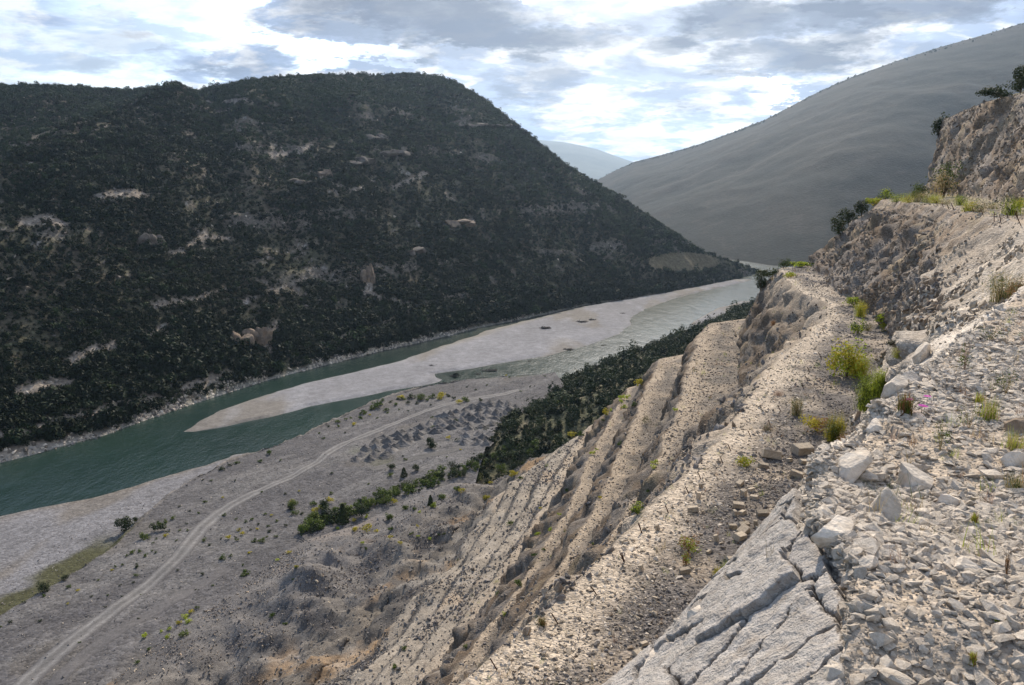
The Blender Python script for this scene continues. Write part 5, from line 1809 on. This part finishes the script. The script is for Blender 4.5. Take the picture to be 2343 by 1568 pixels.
# ------------------------------------------------------------------ snags in the river
M['wet_wood'] = rock_mat('driftwood', (0.07, 0.06, 0.05), (0.14, 0.12, 0.10), 4, .6, .05, .2)
for k, (a, b_, wd, lab) in enumerate([(1040, 861, 26, 'dark round shrub covered islet in the river beside the gravel bar'), (1122, 849, 34, 'long dark snag of driftwood in the river'), (1093, 856, 14, 'short dark snag just left of the long driftwood snag'),
                                      (987, 836, 14, 'small dark driftwood pile on the middle of the gravel bar'), (1248, 752, 34, 'driftwood pile on the gravel bar nearest the left shore'), (1330, 737, 26, 'driftwood pile towards the right end of the gravel bar'),
                                      (1352, 732, 20, 'taller driftwood pile next to another on the right of the gravel bar'), (1425, 717, 10, 'tiny driftwood pile at the right tip of the gravel bar'),
                                      (1210, 826, 10, 'tiny dark rock in the river before the thicket'), (1300, 800, 24, 'row of dark stones barely above the water'), (1380, 790, 12, 'tiny dark stone in the bright part of the river')]):
    Pz = PZ(a, b_, -80)
    h = Terrain.pick(a, b_, ('gravel_bar_ground',))
    loc = h[0] if h else Vector(Pz)
    W_ = wd / 1786 * loc.y
    r = random.Random(500 + k)
    tb = []
    for i in range(46):
        c = Vector((r.gauss(0, .23) * W_, r.gauss(0, .12) * W_, r.uniform(0, .10) * W_))
        d = Vector((r.gauss(0, 1), r.gauss(0, .6), r.gauss(.05, .22))).normalized() * W_ * r.uniform(.06, .16)
        tb.append(tube([tuple(c - d), tuple(c + d * .1 + Vector((0, 0, .02 * W_))), tuple(c + d)], [W_ * .018, W_ * .022, W_ * .008], 5))
    o = obj('driftwood_snag' if k not in (8, 9, 10) else 'river_rock', me_of('snag', join_geo(tb), M['wet_wood']), loc)
    if k == 0:
        bpy.data.objects.remove(o)
        o = bpy.data.objects.new('islet_shrub', None)
        o.location = loc
        COL.objects.link(o)
        obj('stem', me_of('stem', join_geo(tb), M['wet_wood']), parent=o)
        obj('foliage', me_of('foliage', leaf_cloud(r, 500, .03 * W_, (W_, W_ * .8, W_ * .42), .6, 6), M['scrub']), parent=o)
    tag(o, lab, ('driftwood', 'rock', 'shrub')[2 if k == 0 else (1 if k in (8, 9, 10) else 0)])

# ------------------------------------------------------------------ cut stone blocks on the bench
bl = [(920, 40, 95, .5), (875, 95, 50, .5), (740, 195, 52, .5), (805, 228, 36, .45), (760, 255, 46, .9), (820, 270, 42, .4), (508, 270, 46, .8), (475, 340, 56, .7), (735, 320, 60, .55), (712, 365, 38, 1.), (755, 358, 46, .7),
      (865, 365, 60, .6), (935, 385, 46, .6), (765, 430, 56, .6), (830, 425, 42, .9), (700, 433, 42, .6), (760, 468, 78, .55), (740, 498, 70, .5), (277, 445, 38, 1.), (607, 508, 44, 1.), (565, 575, 30, .5), (690, 620, 46, .4),
      (430, 688, 58, .7), (185, 675, 44, 1.), (1062, 145, 62, .6), (1095, 15, 100, .3), (1100, 70, 44, .7), (1130, 130, 42, .5), (1120, 200, 60, .5), (1085, 225, 44, .9), (1150, 95, 60, .3), (1215, 95, 60, .5), (1195, 60, 50, .3),
      (970, 345, 50, .4), (1005, 320, 40, .5), (200, 1095, 40, .6), (165, 1150, 56, .6), (260, 835, 30, .5), (1180, 130, 40, .4), (1050, 290, 36, .6), (1240, 30, 50, .4), (1020, 60, 36, .5), (80, 515, 30, .4), (520, 208, 32, 1.)]
blks = [boulder_mesh('block', 600 + k, (1, .62, .55), 4, 2, M['tan_rock'], .02, .72) for k in range(4)]


def cut_block(seed):
    r = random.Random(seed)
    bm = bmesh.new()
    bmesh.ops.create_cube(bm, size=1.0)
    for v in bm.verts:
        v.co = Vector((v.co.x * r.uniform(.85, 1.1), v.co.y * .6 * r.uniform(.8, 1.1), v.co.z * .5 * r.uniform(.8, 1.1)))
    bmesh.ops.bevel(bm, geom=bm.edges[:], offset=.035, segments=1, affect='EDGES')
    for v in bm.verts:
        v.co += Vector((r.gauss(0, .012), r.gauss(0, .012), r.gauss(0, .012)))
    me = bpy.data.meshes.new('block')
    bm.to_mesh(me)
    bm.free()
    me.materials.append(M['tan_rock'])
    return me


blks = [cut_block(600 + k) for k in range(8)]
for k, (a, b_, wd, asp) in enumerate(bl):
    mx, my = zpt(a, b_, 2300, 1700, .671)
    h = Terrain.pick(mx, my + 3, ('quarry',))
    if h is None:
        continue
    s = wd * .671 / 1.6533 / 1786 * h[0].y * 1.15
    up = asp > .75
    o = obj('stone_block', blks[k % 8], h[0] + Vector((0, 0, s * (.22 if not up else .3))), (R.gauss(0, .15), (1.35 if up else 0) + R.gauss(0, .15), R.uniform(-.6, .9)), (s, s, s))
    lab = {0: 'longest tan stone block propped at an angle on the bench', 1: 'tan block just in front of the longest propped block', 16: 'large flat tan block at the top of the pair near the white rim', 17: 'large flat tan block at the bottom of the pair near the white rim',
           22: 'lone grey tan block beside the reddish plant on dark gravel', 24: 'cream rounded block lying near the row of plates', 25: 'thin long tan plate lying flat on the bench'}.get(k)
    if lab:
        tag(o, lab, 'stone block')
    else:
        tag(o, ('upright' if up else 'flat') + (' large' if wd > 52 else ' small' if wd < 43 else '') + ' tan stone block on the bench, ' +
            ('near the white rim' if mx > 1690 else 'in the middle group' if mx > 1640 else 'alone towards the bench edge') + (', far part' if my < 1130 else ', near part' if my > 1230 else ''),
            'stone block', 'tan stone blocks scattered on the bench')

# ------------------------------------------------------------------ rusty stakes
stk = [(zpt(a, b_, 2300, 1700, .671), c) for a, b_, c in [(645, 78, 36), (452, 248, 52), (338, 356, 44), (189, 470, 34), (88, 636, 32), (520, 165, 22)]]
stk += [(zpt(a, b_, 1100, 1800, .5975), c) for a, b_, c in [(1935, 752, 66), (2110, 547, 44), (2218, 358, 44), (1690, 937, 84), (1305, 1230, 80)]]
stk += [(zpt(a, b_, 2300, 900, .671), c) for a, b_, c in [(1203, 685, 50), (1135, 758, 34), (1125, 808, 30), (1100, 848, 34), (970, 975, 36), (914, 1062, 34), (802, 1122, 34), (690, 1200, 40), (1215, 535, 26)]]
stk += [(zpt(a, b_, 2700, 200, .574), c) for a, b_, c in [(1470, 1003, 24), (1510, 1018, 24), (1545, 1028, 24), (1580, 1035, 40), (1650, 1048, 24), (1712, 1052, 24), (1772, 1070, 36), (1845, 1115, 56), (1890, 1122, 50),
                                                          (1935, 1090, 34), (2022, 1140, 90), (2000, 1085, 40)]]
for k, ((mx, my), ln) in enumerate(stk):
    h = Terrain.pick(mx, my, ('quarry',))
    if h is None or h[0].y > 140:
        continue
    L_ = (ln * .62) / 1.6533 / 1786 * h[0].y * 1.1
    L_ = min(max(L_, .28), 1.1)
    r = random.Random(700 + k)
    tl = Vector((-.45 + r.gauss(0, .12), r.gauss(0, .12), 1)).normalized()
    rd = .011 + .0002 * h[0].y
    VF = tube([tuple(-tl * .1), tuple(tl * L_ * .5 + Vector((.004, 0, 0))), tuple(tl * L_)], [rd, rd, rd], 7)
    cap = (VF[0], np.concatenate([VF[1]]))
    o = obj('iron_stake', me_of('stake', VF, M['rust']), h[0])
    o['label'] = ('thin rusty iron stake leaning out of the gravel on the edge of the top bench' if k >= 20 else 'thin rusty iron stake leaning out of the pale gravel on the bench edge')
    o['category'] = 'stake'
    o['group'] = 'rusty stakes along the top bench' if k >= 20 else 'rusty stakes along the bench edge'


# ------------------------------------------------------------------ plants on the benches and the ledge
def plant_at(mx, my, hpx, wpx, mats, label, seed, kind='bush', names=None, cat='plant', name='plant', n=700, leaf=.035, nst=7):
    h = Terrain.pick(mx, my, names)
    step_ = 0
    while names is None and step_ < 30 and (h is None or h[0].y > 170 or h[3] not in ('quarry', 'ledge')):
        step_ += 1
        h = Terrain.pick(mx + step_ * .8, my + step_ * 2.0)
    if h is None:
        return None
    D = h[0].y
    H_, W_ = 1.3 * hpx / 1786 * D, 1.25 * wpx / 1786 * D
    r = random.Random(seed)
    e = bpy.data.objects.new(name, None)
    e.location = h[0] - Vector((0, 0, .02 * H_))
    COL.objects.link(e)
    tag(e, label, cat)
    if kind == 'bush':
        obj('stem', me_of('stem', stems(r, nst, H_ * .9, W_ * .3, H_ * .012), M['stem']), parent=e)
        for i, mt in enumerate(mats):
            obj('foliage', me_of('foliage', leaf_cloud(r, n // len(mats), leaf * max(H_, W_), (W_ * 1.1, W_ * 1.1, H_), .35, 7, up=.5, base=.05), M[mt]), parent=e)
    elif kind == 'broom':
        obj('stem', me_of('stem', stems(r, nst, H_ * .7, W_ * .3, H_ * .012), M['stem']), parent=e)
        for i, mt in enumerate(mats):
            obj('foliage', me_of('foliage', join_geo([blades(r, n // len(mats) // 2, H_, W_ * .5, max(H_ * .005, .003), .1), leaf_cloud(r, n // len(mats), leaf * H_, (W_ * 1.1, W_ * 1.1, H_ * .95), .3, 7, up=.8, aspect=.3, base=.03)]), M[mt]), parent=e)
    elif kind == 'grass':
        obj('stem', me_of('stem', stems(r, 4, H_ * .8, W_ * .25, H_ * .006), M['straw']), parent=e)
        for i, mt in enumerate(mats):
            obj('blade_tuft', me_of('tuft', blades(r, n // len(mats), H_, W_ * .5, max(H_ * .010, .0016)), M[mt]), parent=e)
    elif kind == 'twigs':
        obj('stem', me_of('stem', stems(r, nst, H_, W_ * .35, max(.004 * H_, .0012), 5), M[mats[0]]), parent=e)
        if len(mats) > 1:
            obj('foliage', me_of('foliage', leaf_cloud(r, n, leaf * max(H_, W_), (W_, W_, H_ * .9), .2, 8, base=.1), M[mats[1]]), parent=e)
    return e


Q = ('quarry',)
plant_at(1936, 862, 84, 64, ['yellow', 'lime'], 'largest yellow green bush with an upright top in the middle of the upper bench', 801, 'bush', Q, 'bush', 'bush', 1500, .03)
plant_at(1962, 858, 48, 54, ['lime', 'yellow'], 'low yellow green bush touching the right foot of the largest bench bush', 802, 'broom', Q, 'bush', 'bush', 900, .03)
plant_at(1988, 938, 62, 60, ['lime', 'green'], 'bright green bush tucked against the rim of the white ledge', 803, 'broom', Q, 'bush', 'bush', 1600, .04)
plant_at(2012, 905, 56, 46, ['lime', 'green'], 'green broom like bush just above the one against the ledge rim', 804, 'broom', Q, 'bush', 'bush', 1200, .04)
plant_at(1978, 878, 18, 26, ['lime'], 'small low green plant between the big bush and the ledge rim', 805, 'bush', Q, n=350, leaf=.06)
plant_at(1868, 988, 34, 60, ['yellow', 'orange'], 'spreading yellow and orange plant on the bench near the ledge', 806, 'bush', Q, n=900, leaf=.035)
plant_at(1910, 1010, 60, 48, ['green', 'yellow'], 'tall thin olive plant right of the yellow and orange one', 807, 'broom', Q, n=900, leaf=.035)
plant_at(1935, 1036, 44, 34, ['orange', 'pinkdry'], 'dry orange plant at the foot of the ledge rim', 808, 'broom', Q, n=800, leaf=.035)
plant_at(1702, 1066, 24, 32, ['yellow', 'lime'], 'small yellow green plant alone on the pale bench below the block group', 809, 'bush', Q, n=400, leaf=.06)
plant_at(1574, 1262, 34, 44, ['orange', 'lime'], 'reddish plant with a green top on the dark gravel of the bench', 810, 'bush', Q, n=700, leaf=.04)
plant_at(1568, 1290, 26, 18, ['orange', 'lime'], 'small reddish plant just below the larger reddish one', 811, 'bush', Q, n=350, leaf=.06)
plant_at(1662, 1330, 48, 28, ['lime', 'green'], 'upright bright green plant beside the outer edge of the cracked slab', 812, 'broom', Q, n=700, leaf=.04)
plant_at(1640, 1318, 24, 20, ['yellow'], 'small yellowish plant left of the upright green plant', 813, 'broom', Q, n=300, leaf=.05)
plant_at(1456, 1176, 26, 28, ['lime', 'green'], 'small green bush clinging to the outer edge of the upper bench', 814, 'bush', Q, n=450, leaf=.06)
plant_at(1952, 700, 18, 34, ['lime', 'green'], 'rounded green bush at the narrow waist of the upper bench', 815, 'bush', Q, n=500, leaf=.05)
plant_at(1967, 725, 34, 26, ['yellow', 'lime'], 'slim yellow bush right of the rounded one at the waist of the bench', 816, 'broom', Q, n=500, leaf=.04)
plant_at(1962, 764, 32, 32, ['lime', 'green'], 'light green bush in a line below the slim yellow bush', 817, 'bush', Q, n=500, leaf=.05)
plant_at(1985, 757, 18, 22, ['green', 'straw'], 'pale green tuft next to the light green bush', 818, 'broom', Q, n=300, leaf=.05)
plant_at(2022, 742, 26, 28, ['lime', 'green'], 'bright green bush at the foot of the brown face', 819, 'bush', Q, n=500, leaf=.05)
plant_at(2024, 758, 20, 24, ['lime', 'yellow'], 'lower green bush at the foot of the brown face', 820, 'bush', Q, n=400, leaf=.05)
plant_at(2045, 795, 14, 26, ['dark_green', 'stem'], 'dark dead bush at the end of the brown face', 821, 'bush', Q, n=400, leaf=.05)
plant_at(2052, 818, 22, 26, ['lime', 'straw'], 'pale green plant below the dark dead bush', 822, 'broom', Q, n=400, leaf=.05)
plant_at(1803, 636, 12, 24, ['lime', 'yellow'], 'small yellow green bush on the far tip of the upper bench', 823, 'bush', Q, n=300, leaf=.06)
plant_at(1735, 652, 34, 24, ['dark_green'], 'dark evergreen bush hanging over the lower side of the far bench tip', 824, 'bush', None, 'bush', 'bush', 900, .04)
plant_at(1752, 624, 26, 46, ['dark_green'], 'dark evergreen bush on the very tip of the upper bench', 825, 'bush', None, 'bush', 'bush', 900, .04)
plant_at(1790, 610, 20, 22, ['green', 'dark_green'], 'small green tree behind the far tip of the upper bench', 826, 'bush', None, n=500, leaf=.05)
plant_at(1825, 606, 12, 42, ['green', 'lime'], 'low green growth at the base of the far corner of the brown face', 827, 'bush', None, n=500, leaf=.05)
plant_at(1902, 498, 34, 34, ['dark_green'], 'dark bush clinging to the upper corner of the brown face', 828, 'bush', None, 'bush', 'bush', 800, .045)
plant_at(1922, 470, 34, 36, ['dark_green'], 'dark bush on the top corner of the brown face', 829, 'bush', None, 'bush', 'bush', 900, .045)
plant_at(1953, 450, 36, 26, ['dark_green'], 'upright dark sapling on the top corner of the brown face', 830, 'bush', None, 'bush', 'bush', 700, .045)
plant_at(1988, 446, 16, 34, ['lime', 'yellow'], 'bright green bush on the far end of the top bench', 831, 'bush', None, n=400, leaf=.06)
plant_at(2020, 444, 20, 26, ['green', 'lime'], 'pale green bush behind the far end of the top bench', 832, 'bush', None, n=400, leaf=.06)
for k, (a, b_, hp, wp) in enumerate([(2050, 462, 18, 36), (2078, 463, 20, 40), (2100, 463, 24, 34), (2120, 464, 16, 30), (2140, 466, 20, 26), (2160, 468, 14, 34), (2195, 470, 22, 30), (2215, 484, 24, 34), (2240, 486, 22, 40),
                                     (2312, 492, 40, 50), (2330, 474, 20, 26), (2270, 478, 14, 30)]):
    plant_at(a, b_, hp, wp, [('lime', 'green'), ('yellow', 'lime'), ('green', 'straw')][k % 3], 'low green plant on the top bench, ' +
             ['leftmost of the strip', 'second from the left end', 'tallest of the left cluster', 'right of the tallest left one', 'at the foot of the upper face', 'low and spreading in the middle', 'against the upper face in the middle',
              'in front of the middle stakes', 'just left of the longest bare stretch', 'largest, at the right edge of the picture', 'smallest, at the far right under the face', 'pale and dry, behind the stakes'][k], 840 + k, 'broom', Q, n=420, leaf=.05)
plant_at(2158, 452, 66, 56, ['green', 'straw'], 'tall dull green bush growing against the foot of the upper face', 860, 'bush', None, 'bush', 'bush', 1200, .03)
plant_at(2140, 300, 40, 34, ['dark_green'], 'dark bush overhanging the left end of the upper face', 861, 'bush', None, 'bush', 'bush', 900, .045)
plant_at(2090, 412, 30, 30, ['dark_green', 'green'], 'dark bush part way down the left corner of the upper face', 862, 'bush', None, 'bush', 'bush', 700, .045)
plant_at(2080, 436, 18, 26, ['green'], 'green bush at the bottom left corner of the upper face', 863, 'bush', None, 'bush', 'bush', 500, .05)
plant_at(2292, 226, 20, 80, ['dark_green'], 'long low dark bush on the crest of the upper face', 864, 'bush', None, 'bush', 'bush', 1200, .025)
tree_at(2334, 212, 62, 46, 'dark_green', 'dark tree on the crest of the upper face at the right edge of the picture', 865, 'round', name='tree', n=1100, leaf=.04)

# ledge plants
Lg = ('ledge',)
plant_at(2068, 950, 46, 36, ['orange', 'green'], 'reddish stemmed plant with pink flowers on the ledge rim', 870, 'broom', Lg, 'plant', 'flowering_plant', 500, .03)
for k, (a, b_) in enumerate([(2066, 915), (2076, 913), (2111, 929), (2106, 927), (2118, 906)]):
    h = Terrain.pick(a, b_ + 26, Lg)
    if h is None:
        continue
    hh = 26 / 1786 * h[0].y
    e = bpy.data.objects.new('pink_flower', None)
    e.location = h[0]
    COL.objects.link(e)
    tag(e, ['leftmost pink flower above the reddish plant', 'pink flower touching the leftmost one', 'pink flower right of the reddish plant', 'pink flower close to the right hand pair', 'small pink flower highest on the right, by a white stone'][k], 'flower')
    r = random.Random(880 + k)
    obj('stem', me_of('stem', tube([(0, 0, 0), (.003, .002, hh * .5), (0, 0, hh)], [.0022, .002, .0015], 5), M['green']), parent=e)
    pet = []
    for i in range(6):
        an = i * 1.047
        c, s_ = math.cos(an), math.sin(an)
        V_ = np.array([(0, 0, hh), (c * .018 - s_ * .011, s_ * .018 + c * .011, hh + .010), (c * .032, s_ * .032, hh + .006), (c * .018 + s_ * .011, s_ * .018 - c * .011, hh + .010)])
        pet.append((V_, np.array([[0, 1, 2, 3]])))
    obj('petal', me_of('petal', join_geo(pet), M['pink']), parent=e)
pl = [(2290, 690, 66, 60, ['green', 'straw'], 'tall wispy green plant left of the top right rubble patch', 'broom', Q),
      (2325, 690, 56, 60, ['green', 'orange'], 'wispy orange and green plant at the right edge on the bank', 'broom', Q),
      (2205, 848, 70, 24, ['pinkdry', 'green'], 'thin reddish stalk with a green base on the rubble', 'twigs', Lg),
      (2262, 962, 60, 50, ['lime', 'straw'], 'yellow green grass tuft on the right of the rubble', 'grass', Lg),
      (2238, 925, 30, 22, ['lime', 'orange'], 'small green and orange sprout above the grass tuft', 'grass', Lg),
      (2322, 1030, 50, 60, ['lime', 'straw'], 'grass tuft under the brown boulder at the right edge', 'grass', Lg),
      (2090, 1190, 26, 26, ['stem'], 'small dark dead plant in the rubble below the largest boulder', 'twigs', Lg),
      (2228, 1200, 30, 14, ['lime', 'orange'], 'tiny bright green seedling on the bare gravel at right', 'grass', Lg),
      (2300, 1320, 60, 14, ['stem', 'orange'], 'thin dark upright twig beside the flat topped boulder', 'twigs', Lg),
      (2222, 1520, 36, 16, ['lime', 'orange'], 'tiny green plant near the bottom right corner', 'grass', Lg),
      (2282, 1425, 14, 14, ['lime'], 'tiny green leaf rosette on the lower right gravel', 'grass', Lg),
      (1755, 1325, 90, 26, ['straw'], 'tall straw coloured grass stalks on top of the cracked slab', 'twigs', Lg),
      (2075, 1085, 60, 26, ['straw'], 'thin dry grass stalks above the largest boulder', 'twigs', Lg),
      (2150, 1030, 70, 40, ['straw', 'green'], 'sparse dry grass in the middle of the rubble', 'twigs', Lg),
      (2215, 980, 60, 40, ['straw', 'green'], 'thin brown stalks on the rubble left of the grass tuft', 'twigs', Lg),
      (2300, 900, 60, 60, ['straw', 'green'], 'dry tangled stalks at the right edge above the brown boulder', 'twigs', Lg),
      (2320, 1120, 44, 60, ['straw', 'green'], 'dry grass round the boulder at the right edge', 'grass', Lg),
      (1747, 1435, 10, 12, ['lime'], 'tiny green sprig in a crack of the slab', 'grass', Lg),
      (2265, 780, 50, 60, ['straw', 'green'], 'sparse dry stalks on the far part of the rubble', 'twigs', Lg),
      (1822, 950, 40, 30, ['green', 'straw'], 'thin olive plant on the bench left of the orange one', 'broom', Q),
      (1780, 905, 14, 26, ['pinkdry'], 'pinkish dry tuft on the bench edge', 'broom', Q),
      (1768, 745, 14, 12, ['orange'], 'small orange tuft on the hollow brown face', 'broom', Q),
      (1240, 1430, 22, 30, ['green', 'orange'], 'small dull plant by the lowest stakes of the bench', 'broom', Q),
      (1755, 985, 18, 26, ['pinkdry', 'green'], 'pinkish plant on the pale edge of the bench', 'broom', Q),
      (1475, 970, 18, 20, ['stem', 'green'], 'dead grey shrub on the second lower bench', 'bush', None)]
for k, (a, b_, hp, wp, mt, lab, kd, nm) in enumerate(pl):
    plant_at(a, b_, hp, wp, mt, lab, 900 + k, kd, nm, n=160 if kd in ('grass', 'twigs') else 380, nst=11 if kd == 'twigs' else 6, leaf=.025 if kd == 'twigs' else .04)

# dry tufts and seedlings nobody could count
tfm = [proto('dry_tuft_shape', me_of('tuft', blades(random.Random(950 + k), 14, 1, .6, .010, .3), M[('straw', 'pinkdry', 'green', 'orange', 'lime')[k]])) for k in range(5)]
P, _ = sample(Q_V, QF, 2600, vis * np.isin(qz, [6, 7, 8, 10, 12, 14, 3]) * smooth(fbm(Q_V, .15, 3, off=99), -.1, .3) / dq ** 1.3)
scatter('dry_grass', P, rrot(len(P), .15), np.clip(RN.lognormal(math.log(.15), .4, len(P)), .06, .4) * (.6 + P[:, 1] * .02), tfm, label='sparse dry tufts over the quarry benches')
P, _ = sample(LV, LF, 260, wz * (LS < .97) * (LV[:, 1] > 3) / np.maximum(LV[:, 1], 2.5))
scatter('ledge_weeds', P, rrot(len(P), .2), np.clip(RN.lognormal(math.log(.10), .4, len(P)), .04, .25), tfm, label='sparse dry weeds between the stones of the ledge')

# ------------------------------------------------------------------ haze
bpy.ops.mesh.primitive_cube_add(size=1)
hz = bpy.context.object
hz.name = 'haze'
hz.scale = (16000, 9500, 560)
hz.location = (1500, 4000, -88 + 280)
hz.dimensions = (16000, 9500, 0)[:2] + (560,)
tag(hz, 'thin pale haze filling the valley air', kind='stuff')
hm, t = new_mat('haze_air')
hv = t.n('ShaderNodeVolumePrincipled')
hv.inputs['Color'].default_value = (0.52, 0.72, 1.0, 1)
hv.inputs['Density'].default_value = HAZE
hv.inputs['Anisotropy'].default_value = 0.6
t.link(hv.outputs[0], t.n('ShaderNodeOutputMaterial').inputs[1])
hz.data.materials.clear()
hz.data.materials.append(hm)
